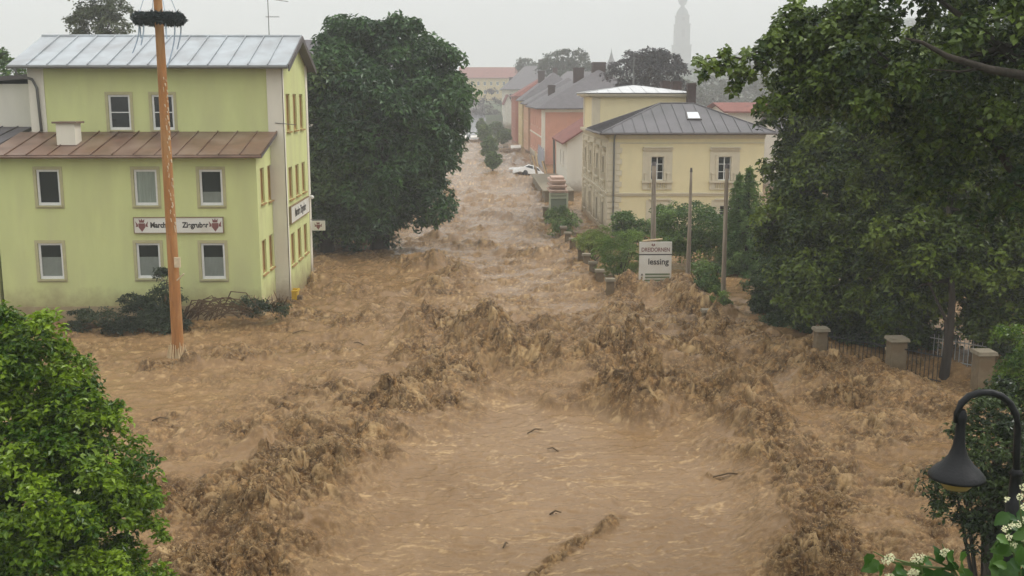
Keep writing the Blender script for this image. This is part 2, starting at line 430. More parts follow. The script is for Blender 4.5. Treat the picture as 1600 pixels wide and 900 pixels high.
def water_fields(X, Y):
    jx = fbm(X * 0.35, Y * 0.35, 3) * 1.6; jy = fbm(X * 0.35 + 40, Y * 0.35 + 7, 3) * 1.6
    jx2 = jx + fbm(X * 1.6, Y * 1.6, 3) * 0.5; jy2 = jy + fbm(X * 1.6 + 9, Y * 1.6 + 3, 3) * 0.5
    base = 0.50 + 0.34 * fbm(X * 0.12, Y * 0.12 + 5, 3)
    far = np.clip((Y - 50) / 60, 0, 1)
    base = base * (1 - 0.35 * far)
    # calmer pool in front of the green house
    calm = np.exp(-(((X + 11.5) / 5.0) ** 2 + ((Y - 33.5) / 7.5) ** 2))
    base = base * (1 - 0.62 * calm)
    garden = np.clip((X - 6.2 - np.clip((46 - Y) * 0.55, 0, 30)) / 1.5, 0, 1) * np.clip((Y - 36) / 3, 0, 1)
    base = base * (1 - 0.8 * garden)
    Ch = base.copy(); Lf = np.zeros_like(X)
    for pts, w, r, l in BANDS:
        thin = min(1.0, w / 0.8)
        d = polyline_dist(X + jx2 * 0.7 * thin, Y + jy2 * 0.7 * thin, pts)
        g = np.exp(-(d / w) ** 2)
        Ch = np.maximum(Ch, r * np.exp(-(d / (w * 1.35)) ** 2.4)) if w > .3 else Ch; Lf = np.maximum(Lf, l * g) if w > .3 else Lf
    Xj, Yj = X + jx2 * 0.3, Y + jy2 * 0.3
    ins = in_poly(Xj, Yj, TONGUE)
    db = polyline_dist(Xj, Yj, TONGUE + TONGUE[:1])
    sdf = np.where(ins, -db, db)
    s = np.clip((-sdf + 0.3 + 0.5 * jx2) / 1.5, 0, 1); s = s * s * (3 - 2 * s)     # 1 inside the smooth tongue
    thin_ch = np.zeros_like(X); thin_l = np.zeros_like(X)
    for pts, w, r, l in BANDS:
        if w < 0.3:
            jj = 0.35
            d = polyline_dist(X + jx2 * jj, Y + jy2 * jj, pts)
            thin_ch = np.maximum(thin_ch, r * np.exp(-(d / w) ** 2)); thin_l = np.maximum(thin_l, l * np.exp(-(d / w) ** 2))
    Ch = np.maximum(Ch * (1 - s) + 0.05 * s, thin_ch); Lf = Lf * (1 - s) - 0.25 * s + thin_l
    return Ch, Lf, s, jx, jy

ROWS, COLS = 760, 1000
vv = np.linspace(1015, 213.5, ROWS)
ang = PITCH + np.arctan((vv - 450) / F_PX)
rr = 9.0 / np.tan(ang)
tt = np.linspace(-0.60, 0.60, COLS)
Yc, T = np.meshgrid(rr, tt, indexing='ij')
Xc = Yc * T
cy, sy = math.cos(-YAW), math.sin(-YAW)
X = (Xc * cy - Yc * sy).astype(np.float64); Y = (Xc * sy + Yc * cy).astype(np.float64)
Ch, Lf, S, JX, JY = water_fields(X, Y)
far = np.clip((Y - 48) / 60, 0, 1)
# rolling waves: crests lie across the flow, more so upstream
w1 = ridged(X * (0.16 - 0.05 * far) + JX * 0.35, Y * (0.30 - 0.10 * far) + JY * 0.45, 4)
w2 = ridged(X * (0.55 - 0.28 * far) + JX * 0.5, Y * (0.95 - 0.35 * far) + JY * 0.6, 5)
wx = fbm(X * 1.1, Y * 1.1, 4) ; wy = fbm(X * 1.1 + 50, Y * 1.1 + 20, 4)
t1 = ridged(X * 1.25 + wx * 0.9, Y * 1.5 + wy * 0.9, 6, gain=0.62)
t2 = ridged(X * 4.0 + wx * 1.2 + 7, Y * 4.6 + wy * 1.2, 5, gain=0.66)
t3 = fbm(X * 9, Y * 10, 4, gain=0.65)
C2 = np.clip(Ch, 0, 1.2)
def billow(x, y, octv=6, lac=2.11, gain=0.58):
    s_ = 0; a = 1.0; t = 0
    for i in range(octv):
        s_ = s_ + a * np.abs(perlin(x + 13.7 * i, y - 21.9 * i)) * 2.0; t += a; a *= gain; x = x * lac; y = y * lac
    return s_ / t
calm_w = ridged(X * 0.9 + JX, Y * 1.3 + JY, 4) - 0.35
gust = np.clip(0.62 + 1.5 * fbm(X * 0.40 + 3, Y * 0.55 + 8, 3), 0.10, 1.45)   # rough and smoother patches
CG = C2 * np.where(C2 > 0.8, 0.45 + 0.55 * gust, gust)
CG = CG * (1 - S) + C2 * S
b1 = billow(X * 0.62 + wx * 0.55, Y * 0.85 + wy * 0.55, 3, gain=0.5)
b2 = billow(X * 1.7 + wx * 0.9 + 4, Y * 2.1 + wy * 0.9, 5, gain=0.5)
b3 = billow(X * 5.5 + wx * 1.4, Y * 6.5 + wy * 1.4 + 9, 4, gain=0.66)
lift_mod = 1.0 * np.clip(0.8 + 1.6 * fbm(X * 0.5 + 60, Y * 0.5, 3), 0.15, 1.8)
near_k = 1 - 0.35 * far
Z = (np.where(Lf > 0, Lf * lift_mod, Lf) + (w1 - 0.35) * (0.28 + 0.45 * far) * (1 - S) * (0.4 + C2)
     + (w2 - 0.35) * 0.24 * CG * (1 + 0.9 * far) + (b1 - 0.5) * 0.52 * CG * (1 - .5 * far) + (b2 - 0.5) * 0.17 * CG * near_k + (b3 - 0.5) * 0.12 * CG * near_k
     + t3 * 0.05 * CG + calm_w * 0.05 + 0.020 * fbm(X * 2.5, Y * 4, 4) * S + 0.03 * fbm(X * 1.2, Y * 2.5, 4))
Z = Z.astype(np.float32)
# keep the far edge tucked under the rising street
edge = np.clip((Y - 205) / 20, 0, 1); Z = Z * (1 - edge) + (-0.05) * edge
def soft_at(u, v, r, dz):                              # a flattening around things that stand in slack water
    p = at(u, v); g = np.exp(-(((X - p.x) ** 2 + (Y - p.y) ** 2) / r ** 2)); return g * dz
hx = CG * 0.34; DX = hx * fbm(X * 1.6 + 5, Y * 1.6, 4, gain=0.55); DY = hx * fbm(X * 1.6, Y * 1.6 + 33, 4, gain=0.55)
froth = np.clip((b3 - 0.46) * 2.2 + (b2 - 0.5) * 1.6 + t3 * 0.5, 0, 1) * np.clip(CG, 0, 1) * np.clip(0.5 + 1.5 * fbm(X * 0.8 + 20, Y * 0.8, 3), 0.1, 1)
# foam streaks drawn out by the current
st = ridged(X * 0.8 + JX * 0.8 + wx * 0.5, Y * 1.9 + JY * 0.8 + wy * 0.5, 5, gain=0.6)
st2 = ridged(X * 2.6 + wx * 1.2, Y * 5.5 + wy * 1.2, 4, gain=0.6)
streak = np.clip((st * 0.6 + st2 * 0.55 - 0.48) * 2.6, 0, 1) * (0.35 + 0.65 * np.clip(0.5 + 1.4 * fbm(X * 0.3, Y * 0.5, 3), 0, 1))
froth = np.maximum(froth, streak * (1 - np.clip(C2 - 0.35, 0, 1) * 0.9) * (0.85 + 0.35 * np.clip((Y - 36) / 12, 0, 1)))
froth = np.clip(froth, 0, 1)
V = np.stack([(X + DX).ravel(), (Y + DY).ravel(), Z.ravel()], 1)
I = np.arange(ROWS * COLS).reshape(ROWS, COLS)
Fq = np.stack([I[:-1, :-1].ravel(), I[:-1, 1:].ravel(), I[1:, 1:].ravel(), I[1:, :-1].ravel()], 1)

m, n, b = new_mat('muddy_flood_water')
NN = n.nodes.new; LL = n.links.new
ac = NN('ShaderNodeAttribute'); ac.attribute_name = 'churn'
af = NN('ShaderNodeAttribute'); af.attribute_name = 'froth'
tcn = NN('ShaderNodeTexCoord')
nz = NN('ShaderNodeTexNoise'); nz.inputs['Scale'].default_value = 0.35; nz.inputs['Detail'].default_value = 9; nz.inputs['Roughness'].default_value = 0.65
LL(tcn.outputs['Object'], nz.inputs[0])
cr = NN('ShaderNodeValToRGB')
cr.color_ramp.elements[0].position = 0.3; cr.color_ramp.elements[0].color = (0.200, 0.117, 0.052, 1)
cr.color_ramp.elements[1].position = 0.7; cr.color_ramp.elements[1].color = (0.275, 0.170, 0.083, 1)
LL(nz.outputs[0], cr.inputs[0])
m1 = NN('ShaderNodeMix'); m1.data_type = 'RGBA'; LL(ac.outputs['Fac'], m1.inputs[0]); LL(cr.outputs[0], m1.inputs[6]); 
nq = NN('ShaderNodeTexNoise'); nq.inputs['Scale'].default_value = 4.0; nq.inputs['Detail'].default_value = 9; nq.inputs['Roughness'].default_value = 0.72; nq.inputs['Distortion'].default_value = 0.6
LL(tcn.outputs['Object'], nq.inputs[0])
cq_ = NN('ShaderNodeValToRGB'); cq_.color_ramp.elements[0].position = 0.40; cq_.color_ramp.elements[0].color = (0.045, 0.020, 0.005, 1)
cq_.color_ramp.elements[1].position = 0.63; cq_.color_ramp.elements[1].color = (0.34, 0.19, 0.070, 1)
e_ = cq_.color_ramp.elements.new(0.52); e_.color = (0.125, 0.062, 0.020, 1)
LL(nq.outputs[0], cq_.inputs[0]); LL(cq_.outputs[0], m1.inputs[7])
m2 = NN('ShaderNodeMix'); m2.data_type = 'RGBA'; LL(af.outputs['Fac'], m2.inputs[0]); LL(m1.outputs[2], m2.inputs[6]); m2.inputs[7].default_value = (0.60, 0.41, 0.20, 1)
LL(m2.outputs[2], b.inputs['Base Color'])
nf_ = NN('ShaderNodeTexNoise'); nf_.inputs['Scale'].default_value = 11.0; nf_.inputs['Detail'].default_value = 6; nf_.inputs['Roughness'].default_value = 0.7; nf_.inputs['Distortion'].default_value = 0.8
LL(tcn.outputs['Object'], nf_.inputs[0])
rf_ = NN('ShaderNodeMapRange'); rf_.inputs['From Min'].default_value = 0.50; rf_.inputs['From Max'].default_value = 0.66; rf_.inputs['To Max'].default_value = 0.75; LL(nf_.outputs[0], rf_.inputs[0])
mf_ = NN('ShaderNodeMath'); mf_.operation = 'MULTIPLY'; LL(rf_.outputs[0], mf_.inputs[0]); LL(ac.outputs['Fac'], mf_.inputs[1])
mxf = NN('ShaderNodeMath'); mxf.operation = 'MAXIMUM'; LL(mf_.outputs[0], mxf.inputs[0]); LL(af.outputs['Fac'], mxf.inputs[1])
LL(mxf.outputs[0], m2.inputs[0])
rm = NN('ShaderNodeMapRange'); rm.inputs['To Min'].default_value = 0.16; rm.inputs['To Max'].default_value = 0.32
LL(ac.outputs['Fac'], rm.inputs[0]); LL(rm.outputs[0], b.inputs['Roughness'])
b.inputs['IOR'].default_value = 1.33; b.inputs['Specular IOR Level'].default_value = 0.30
mpw = NN('ShaderNodeMapping'); mpw.inputs['Scale'].default_value = (1, 1.6, 1); LL(tcn.outputs['Object'], mpw.inputs[0])
n4 = NN('ShaderNodeTexNoise'); n4.inputs['Scale'].default_value = 4.5; n4.inputs['Detail'].default_value = 8; n4.inputs['Roughness'].default_value = 0.7
LL(mpw.outputs[0], n4.inputs[0])
bp = NN('ShaderNodeBump'); bp.inputs['Distance'].default_value = 0.12
bs = NN('ShaderNodeMapRange'); bs.inputs['To Min'].default_value = 0.16; bs.inputs['To Max'].default_value = 1.0
LL(ac.outputs['Fac'], bs.inputs[0]); LL(bs.outputs[0], bp.inputs['Strength'])
LL(n4.outputs[0], bp.inputs['Height']); LL(bp.outputs[0], b.inputs['Normal'])
M['flood'] = m
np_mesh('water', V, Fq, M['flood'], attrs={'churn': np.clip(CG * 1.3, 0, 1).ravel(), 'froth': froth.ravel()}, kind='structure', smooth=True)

# spray: torn clots of muddy water thrown up off the breaking crests
cand = np.flatnonzero((CG.ravel() > 0.7) & (b2.ravel() > 0.62) & (Y.ravel() < 75))
pick = rng.choice(cand, 22000, replace=len(cand) < 22000)
P = V[pick] + rng.normal(0, 1, (len(pick), 3)) * [0.10, 0.10, 0.0]
P[:, 2] += rng.exponential(0.07, len(pick)) * C2.ravel()[pick]
oct_v = np.array([(1, 0, 0), (-1, 0, 0), (0, 1, 0), (0, -1, 0), (0, 0, 1), (0, 0, -1)], float)
oct_f = np.array([(0, 2, 4), (2, 1, 4), (1, 3, 4), (3, 0, 4), (2, 0, 5), (1, 2, 5), (3, 1, 5), (0, 3, 5)])
sz = rng.uniform(0.004, 0.016, len(pick)) * (0.6 + 0.02 * P[:, 1])
VV = oct_v[None] * rng.uniform(0.5, 1.5, (len(pick), 6, 1)) * sz[:, None, None] * np.array([1.1, 1.0, 0.9]) + P[:, None, :]
FF = oct_f[None] + (np.arange(len(pick)) * 6)[:, None, None]
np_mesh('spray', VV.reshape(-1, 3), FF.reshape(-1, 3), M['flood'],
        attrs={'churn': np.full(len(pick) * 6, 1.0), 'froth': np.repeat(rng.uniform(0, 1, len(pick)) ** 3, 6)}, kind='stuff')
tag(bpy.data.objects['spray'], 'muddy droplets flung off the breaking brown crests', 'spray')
def water_z(x, y):
    """height of the built surface near a point"""
    d = (X - x) ** 2 + (Y - y) ** 2
    return float(Z.ravel()[int(np.argmin(d))])

# ------------------------------------------------------------------ foliage helpers
def leaf_mesh(name, P, Nrm, size, m, parent, seed=0, tint=None, fold=0.25, aspect=0.62, kind='stuff', droop=0.0):
    r = np.random.default_rng(seed)
    n = len(P)
    Nrm = Nrm / (np.linalg.norm(Nrm, axis=1, keepdims=True) + 1e-9)
    d = r.normal(size=(n, 3)); d[:, 2] -= droop
    d -= Nrm * (d * Nrm).sum(1, keepdims=True); d /= np.linalg.norm(d, axis=1, keepdims=True) + 1e-9
    s = np.cross(Nrm, d)
    L_ = (size * r.uniform(0.6, 1.25, n))[:, None]
    a = P; c = P + d * L_ + Nrm * L_ * -0.12
    mid = P + d * L_ * 0.45
    l = mid + s * L_ * aspect * 0.5 + Nrm * L_ * fold * 0.5
    q = mid - s * L_ * aspect * 0.5 + Nrm * L_ * fold * 0.5
    VV = np.stack([a, l, c, q], 1).reshape(-1, 3)
    base = (np.arange(n) * 4)[:, None]
    FF = np.concatenate([base + [0, 1, 2], base + [0, 2, 3]], 0)
    if tint is None: tint = r.uniform(0, 1, n)
    return np_mesh(name, VV, FF, m, parent, attrs={'tint': np.repeat(np.clip(tint, 0, 1), 4)}, kind=kind)

def LB(u, v, Yt, ru, rv, ry=None):
    c = atY(u, v, Yt); k = Yt / F_PX; return (c.x, c.y, c.z, ru * k, ry or (ru + rv) / 2 * k, rv * k)

def crown_points(lobes, clumps, per, rc, seed, shell=(0.62, 1.0), flat=0.75, cut=None, fill=0.22):
    """lobes -> boughs on their skin -> leaf clumps on the upper outer side of each bough -> leaves"""
    r = np.random.default_rng(seed)
    lobes = np.array(lobes, float)
    area = lobes[:, 3] * lobes[:, 4] + lobes[:, 3] * lobes[:, 5] + lobes[:, 4] * lobes[:, 5]
    def on_lobes(m, lo, hi):
        k = r.choice(len(lobes), m, p=area / area.sum())
        d = r.normal(size=(m, 3)); d /= np.linalg.norm(d, axis=1, keepdims=True)
        rad = lo + (hi - lo) * r.uniform(0, 1, m) ** 0.6
        C = lobes[k, :3] + d * lobes[k, 3:6] * rad[:, None]
        keep = np.ones(m, bool)
        for i, lb in enumerate(lobes):
            q = np.linalg.norm((C - lb[:3]) / lb[3:6], axis=1)
            keep &= ~((q < 0.62) & (k != i))
        return C[keep], d[keep]
    cpb = 13                                    # clumps per bough
    nb = max(3, int(clumps * (1 - fill) / cpb))
    B, BD = on_lobes(nb * 2, shell[0] + 0.12, shell[1])
    B, BD = B[:nb], BD[:nb]; nb = len(B)
    rb = rc * 2.1 * r.uniform(0.6, 1.35, nb)
    q = r.normal(size=(nb, cpb, 3)); q /= np.linalg.norm(q, axis=2, keepdims=True)
    q = q + BD[:, None, :] * 0.75 + np.array([0, 0, 0.55]); q /= np.linalg.norm(q, axis=2, keepdims=True)
    C1 = (B[:, None, :] + q * rb[:, None, None] * r.uniform(0.55, 1.0, (nb, cpb, 1)) * np.array([1, 1, 0.8])).reshape(-1, 3)
    D1 = (q * 0.6 + BD[:, None, :] * 0.6).reshape(-1, 3)
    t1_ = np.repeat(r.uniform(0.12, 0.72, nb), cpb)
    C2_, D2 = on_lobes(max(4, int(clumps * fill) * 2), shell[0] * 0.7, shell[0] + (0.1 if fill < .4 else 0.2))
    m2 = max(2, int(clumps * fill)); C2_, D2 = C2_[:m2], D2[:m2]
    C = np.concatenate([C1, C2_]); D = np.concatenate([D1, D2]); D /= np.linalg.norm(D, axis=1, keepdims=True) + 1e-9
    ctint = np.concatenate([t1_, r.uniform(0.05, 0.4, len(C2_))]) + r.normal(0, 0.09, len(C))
    if cut is not None:
        kk = cut(C); C, D, ctint = C[kk], D[kk], ctint[kk]
    n = len(C)
    cr_ = rc * r.uniform(0.5, 1.05, n)
    g = r.normal(size=(n, per, 3)); g /= np.linalg.norm(g, axis=2, keepdims=True)
    g = g + D[:, None, :] * 0.45 + np.array([0, 0, 0.35]); g /= np.linalg.norm(g, axis=2, keepdims=True)
    rad2 = r.uniform(0.35, 1.1, (n, per, 1)) ** 0.55
    P = C[:, None, :] + g * cr_[:, None, None] * rad2 * np.array([1, 1, flat])
    Nn = g * 0.6 + np.array([0, 0, 0.7]) + r.normal(size=g.shape) * 0.5
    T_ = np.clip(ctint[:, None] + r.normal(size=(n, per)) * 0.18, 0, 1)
    return P.reshape(-1, 3), Nn.reshape(-1, 3), T_.ravel(), C

def tree(name, base, top_c, lobes, label, cat, m, clumps, per, rc, leaf, seed, trunk_r=0.3, group=None,
         limbs=7, bark=None, trunk_pts=None, aspect=0.62, cut=None, shell=(0.62, 1.0), fill=0.22, droop=0.0):
    t = thing(name, base, label, cat, group)
    r = np.random.default_rng(seed + 100)
    base = Vector(base); top_c = Vector(top_c)
    P, Nn, T_, C = crown_points(lobes, clumps, per, rc, seed, shell=shell, cut=cut, fill=fill)
    leaf_mesh('crown', P, Nn, leaf, m, t, seed, T_, aspect=aspect, droop=droop)
    mb = MB()
    pts = trunk_pts or [base, base.lerp(top_c, 0.4) + Vector((r.normal() * 0.1, r.normal() * 0.1, 0)), base.lerp(top_c, 0.75), top_c]
    rad = [trunk_r * (1.25, 0.95, 0.7, 0.4)[min(i, 3)] for i in range(len(pts))]
    mb.tube(pts, rad, 8)
    mb.build('trunk', bark or M['bark'], t, smooth=True)
    mb = MB()
    for i in range(limbs):
        c = Vector(C[r.integers(len(C))]); f = r.uniform(0.45, 0.95)
        p0 = base.lerp(top_c, f); p1 = p0.lerp(c, 0.5) + Vector((0, 0, 0.12 * (c - p0).length))
        mb.tube([p0, p1, c], [trunk_r * 0.42, trunk_r * 0.25, trunk_r * 0.06], 5)
    if limbs: mb.build('limbs', bark or M['bark'], t, smooth=True, kind='stuff')
    return t

# ------------------------------------------------------------------ building helpers
class Face:
    """upright wall plane: origin o, ex along the wall, en outward"""
    def __init__(s, o, ex, en): s.o = Vector(o); s.ex = Vector(ex); s.en = Vector(en)
    def p(s, a, z, d=0.0): return s.o + s.ex * a + s.en * d + Vector((0, 0, z - s.o.z))
    def box(s, mb, a0, a1, z0, z1, d0, d1):
        P = s.p
        return mb.hexa([P(a0, z0, d1), P(a1, z0, d1), P(a1, z0, d0), P(a0, z0, d0), P(a0, z1, d1), P(a1, z1, d1), P(a1, z1, d0), P(a0, z1, d0)])

def wall_mesh(mb, f, a0, a1, z0, z1, holes, depth=0.16, top=None):
    """wall skin with real openings; top(a) optionally gives the upper edge"""
    xs = sorted({a0, a1, *[h[0] for h in holes], *[h[1] for h in holes]})
    zs = sorted({z0, z1, *[h[2] for h in holes], *[h[3] for h in holes]})
    for i in range(len(xs) - 1):
        for j in range(len(zs) - 1):
            ca, cz = (xs[i] + xs[i + 1]) / 2, (zs[j] + zs[j + 1]) / 2
            if any(h[0] < ca < h[1] and h[2] < cz < h[3] for h in holes): continue
            mb.quad(f.p(xs[i], zs[j]), f.p(xs[i + 1], zs[j]), f.p(xs[i + 1], zs[j + 1]), f.p(xs[i], zs[j + 1]))
    for h in holes:
        l, r_, b_, t_ = h
        for (p, q) in (((l, b_), (r_, b_)), ((r_, b_), (r_, t_)), ((r_, t_), (l, t_)), ((l, t_), (l, b_))):
            mb.quad(f.p(p[0], p[1]), f.p(q[0], q[1]), f.p(q[0], q[1], -depth), f.p(p[0], p[1], -depth))

def window(f, a0, a1, z0, z1, house, frame=M['white'], fw=0.07, bars=(), depth=0.12, sill=None, curtain=None, glass=None, vbars=(), proud=0.0):
    mb = MB(); d0, d1 = -depth, -depth + 0.06 + proud
    f.box(mb, a0, a0 + fw, z0, z1, d0, d1); f.box(mb, a1 - fw, a1, z0, z1, d0, d1)
    f.box(mb, a0 + fw, a1 - fw, z0, z0 + fw * 1.3, d0, d1 - 0.002); f.box(mb, a0 + fw, a1 - fw, z1 - fw, z1, d0, d1 - 0.002)
    for k in vbars:
        c = a0 + (a1 - a0) * k; f.box(mb, c - 0.03, c + 0.03, z0 + fw, z1 - fw, d0, d1 - 0.008)
    for k in bars:
        c = z0 + (z1 - z0) * k; f.box(mb, a0 + fw, a1 - fw, c - 0.02, c + 0.02, d0, d1 - 0.012)
    w = mb.build('window', frame, house)
    g = MB(); f.box(g, a0 + fw, a1 - fw, z0 + fw, z1 - fw, -depth - 0.02, -depth + 0.012); g.build('pane', glass or M['glass'], w)
    if sill:
        s_ = MB(); f.box(s_, a0 - 0.06, a1 + 0.06, z0 - 0.06, z0 - 0.002, -depth, 0.09); s_.build('sill', sill, w)
    if curtain:
        c0, c1, cm = curtain
        s_ = MB(); zc0 = z0 + fw + (z1 - z0 - 2 * fw) * c0; zc1 = z0 + fw + (z1 - z0 - 2 * fw) * c1
        nfold = 14
        xs = np.linspace(a0 + fw, a1 - fw, nfold * 2 + 1)
        for i in range(len(xs) - 1):
            da, db_ = (0.014 + 0.012 * (i % 2), 0.014 + 0.012 * ((i + 1) % 2))
            s_.quad(f.p(xs[i], zc0, -depth + da), f.p(xs[i + 1], zc0, -depth + db_), f.p(xs[i + 1], zc1, -depth + db_), f.p(xs[i], zc1, -depth + da))
        s_.build('curtain', cm, w)
    return w

def surround(f, a0, a1, z0, z1, house, m, w=0.12, d=0.025, name='window_surround'):
    mb = MB()
    f.box(mb, a0 - w, a0, z0 - w, z1 + w, -0.02, d); f.box(mb, a1, a1 + w, z0 - w, z1 + w, -0.02, d)
    f.box(mb, a0, a1, z1, z1 + w, -0.02, d); f.box(mb, a0, a1, z0 - w, z0, -0.02, d)
    return mb.build(name, m, house)

def seam_roof(eL, eR, up_pts, n, m, roof, thick=0.03, name='roof_panel', seam=0.05, jitter=0.0):
    """standing seam strips on the plane through the eave eL-eR; up_pts is the roof's outline as 3D points from the right
    end of the eave over the top back to its left end"""
    eL, eR = Vector(eL), Vector(eR)
    ex = (eR - eL); Ln = ex.length; ex.normalize()
    allp = [Vector(p) for p in up_pts]
    far_p = max(allp, key=lambda p: ((p - eL) - ex * (p - eL).dot(ex)).length)
    v = far_p - eL; ey = (v - ex * v.dot(ex)).normalized(); nrm = ex.cross(ey).normalized()
    if nrm.z < 0: nrm = -nrm
    prof = [((p - eL).dot(ex), (p - eL).dot(ey)) for p in [eL, *allp[::-1], eR]]
    def top(s_):
        best = 0
        for (s0, t0), (s1, t1) in zip(prof[:-1], prof[1:]):
            if s0 - 1e-6 <= s_ <= s1 + 1e-6:
                best = max(best, t0 + (t1 - t0) * (s_ - s0) / (s1 - s0) if s1 - s0 > 1e-4 else max(t0, t1) if abs(s1 - s_) < 1e-4 else 0)
        return best
    smin, smax = prof[0][0], prof[-1][0]
    cuts = np.linspace(smin, smax, n + 1)
    for i in range(n):
        s0, s1 = cuts[i] + 0.004, cuts[i + 1] - 0.004
        mids = [(s_, t_) for s_, t_ in prof if s0 < s_ < s1]
        pl = [(s0, 0), (s1, 0), (s1, top(s1))] + [q for q in mids[::-1]] + [(s0, top(s0))]
        ded = []
        for q in pl:
            if not ded or abs(q[0] - ded[-1][0]) + abs(q[1] - ded[-1][1]) > 1e-3: ded.append(q)
        if len(ded) < 3: continue
        off = nrm * (random.uniform(0, jitter))
        mb = MB(); mb.prism([eL + ex * a + ey * b_ + off for a, b_ in ded], nrm * thick)
        if top(s1) > 0.2:
            a, t_ = s1, top(s1)
            q0 = eL + ex * (a - 0.03) + nrm * thick * 0.5; q1 = eL + ex * (a + 0.0) + nrm * thick * 0.5
            mb.hexa([q0, q1, q1 + ey * t_, q0 + ey * t_, q0 + nrm * seam, q1 + nrm * seam, q1 + ey * t_ + nrm * seam, q0 + ey * t_ + nrm * seam])
        mb.build(name, m, roof)

def text(body, size, f, a, z, d, m, parent, bold=0.0, align='CENTER', name='lettering', sx=1.0, shear=0.0):
    cu = bpy.data.curves.new('tmp_text', 'FONT'); cu.body = body; cu.size = size; cu.align_x = align; cu.align_y = 'CENTER'
    cu.extrude = 0.004; cu.offset = bold; cu.shear = shear
    o = bpy.data.objects.new('tmp_text', cu); COL.objects.link(o)
    dg = bpy.context.evaluated_depsgraph_get(); dg.update()
    me = bpy.data.meshes.new_from_object(o.evaluated_get(dg))
    bpy.data.objects.remove(o); bpy.data.curves.remove(cu)
    ez = Vector((0, 0, 1)); org = f.p(a, z, d)
    mt = Matrix(((f.ex.x * sx, ez.x, f.en.x, org.x), (f.ex.y * sx, ez.y, f.en.y, org.y), (f.ex.z * sx, ez.z, f.en.z, org.z), (0, 0, 0, 1)))
    me.transform(mt); me.materials.clear(); me.materials.append(m); me.name = name
    o = link(bpy.data.objects.new(name, me)); place(o, parent); return o

def emblem(f, a, z, d, h, parent, m=None, name='crest'):
    """small coat of arms: shield with crown and side mantling"""
    mb = MB(); w = h * 0.34
    sh = [(-w * .7, h * .15), (w * .7, h * .15), (w * .7, -h * .15), (0, -h * .48), (-w * .7, -h * .15)]
    mb.prism([f.p(a + x, z + y, d) for x, y in sh], f.en * 0.008)
    cr_ = [(-w * .5, h * .2), (w * .5, h * .2), (w * .6, h * .46), (w * .2, h * .34), (0, h * .5), (-w * .2, h * .34), (-w * .6, h * .46)]
    mb.prism([f.p(a + x, z + y, d) for x, y in cr_], f.en * 0.008)
    for s_ in (-1, 1):
        wg = [(s_ * w * .78, h * .05), (s_ * w * 1.35, h * .30), (s_ * w * 1.2, h * .02), (s_ * w * 1.3, -h * .12), (s_ * w * .78, -h * .1)]
        mb.prism([f.p(a + x, z + y, d) for x, y in wg], f.en * 0.006)
    return mb.build(name, m or M['inkred'], parent)

EX, EY = Vector((1, 0, 0)), Vector((0, 1, 0))

# ------------------------------------------------------------------ green house (inn) on the left
Y1, Y2, Y3 = 42.6, 45.7, 52.2
XL, XA, XB = -19.15, atY(404, 350, Y1).x, atY(447, 300, Y2).x
GB = -1.2
inn = thing('green_house', ((XL + XB) / 2, Y1, GB), 'lime green three storey inn with pale metal roof and brown lean-to roof', 'house')
f1 = Face((0, Y1, 0), EX, -EY)
def span(f_Y, u0, u1, v0, v1):
    a = atY((u0 + u1) / 2, (v0 + v1) / 2, f_Y); s_ = a.y / F_PX * 1.0
    w_ = (atY(u1, (v0 + v1) / 2, f_Y).x - atY(u0, (v0 + v1) / 2, f_Y).x) / 2
    return (a.x - w_, a.x + w_, atY((u0 + u1) / 2, v1, f_Y).z, atY((u0 + u1) / 2, v0, f_Y).z)
w_mid = [span(Y1, 58, 94, 265, 321), span(Y1, 210, 246, 265, 321), span(Y1, 312, 348, 265, 321)]
w_low = [span(Y1, 61, 99, 380, 436), span(Y1, 214, 251, 380, 435), span(Y1, 315, 352, 380, 436)]
zt_low = atY(400, 243, Y1 - 0.45).z          # lean-to eave
zt_top = atY(430, 207, Y2).z
mb = MB(); wall_mesh(mb, f1, XL, XA, GB, zt_low + 0.05, w_mid + w_low)
fs = Face((XA, 0, 0), EY, EX)
def spanX(Xw, u0, u1, v0, v1):
    p0 = atX(u0, (v0 + v1) / 2, Xw); p1 = atX(u1, (v0 + v1) / 2, Xw)
    return (p0.y, p1.y, atX((u0 + u1) / 2, v1, Xw).z, atX((u0 + u1) / 2, v0, Xw).z)
side_low = [spanX(XA, 407, 413, 262, 318), spanX(XA, 418.5, 424.5, 258, 314), spanX(XA, 410, 416.5, 374, 428), spanX(XA, 421, 427, 366, 419)]
wall_mesh(mb, fs, Y1, Y2, GB, zt_low - 0.05, side_low)
mb.poly([(XA, Y1, zt_low - .05), (XA, Y2, zt_low - .05), (XA, Y2, zt_top - .06), (XA, Y1, zt_low + .02)])
mb.quad((XL, Y2, GB), (XL, Y1, GB), (XL, Y1, zt_low), (XL, Y2, zt_top))
mb.build('wall', M['lime'], inn)
for i, w_ in enumerate(w_mid + w_low):
    cur = [None, (0.0, 1.0, M['curtain']), (0.0, 0.36, M['blind']), (0.0, 0.62, M['blind']), (0.0, 0.62, M['blind']), (0.0, 0.62, M['blind'])][i]
    window(f1, *w_, inn, fw=0.085, curtain=cur, sill=M['reveal'], depth=0.10)
    surround(f1, *w_, inn, M['reveal'])
for w_ in side_low:
    window(fs, *w_, inn, frame=M['tanwin'], fw=0.08, sill=M['tanwin'], depth=0.12, glass=M['tanwin'])
# plinth
zp = atY(250, 478, Y1).z
mb = MB(); mb.box(XL - 0.02, XA + 0.03, Y1 - 0.04, Y2, GB, zp); mb.build('plinth', M['plinth'], inn)
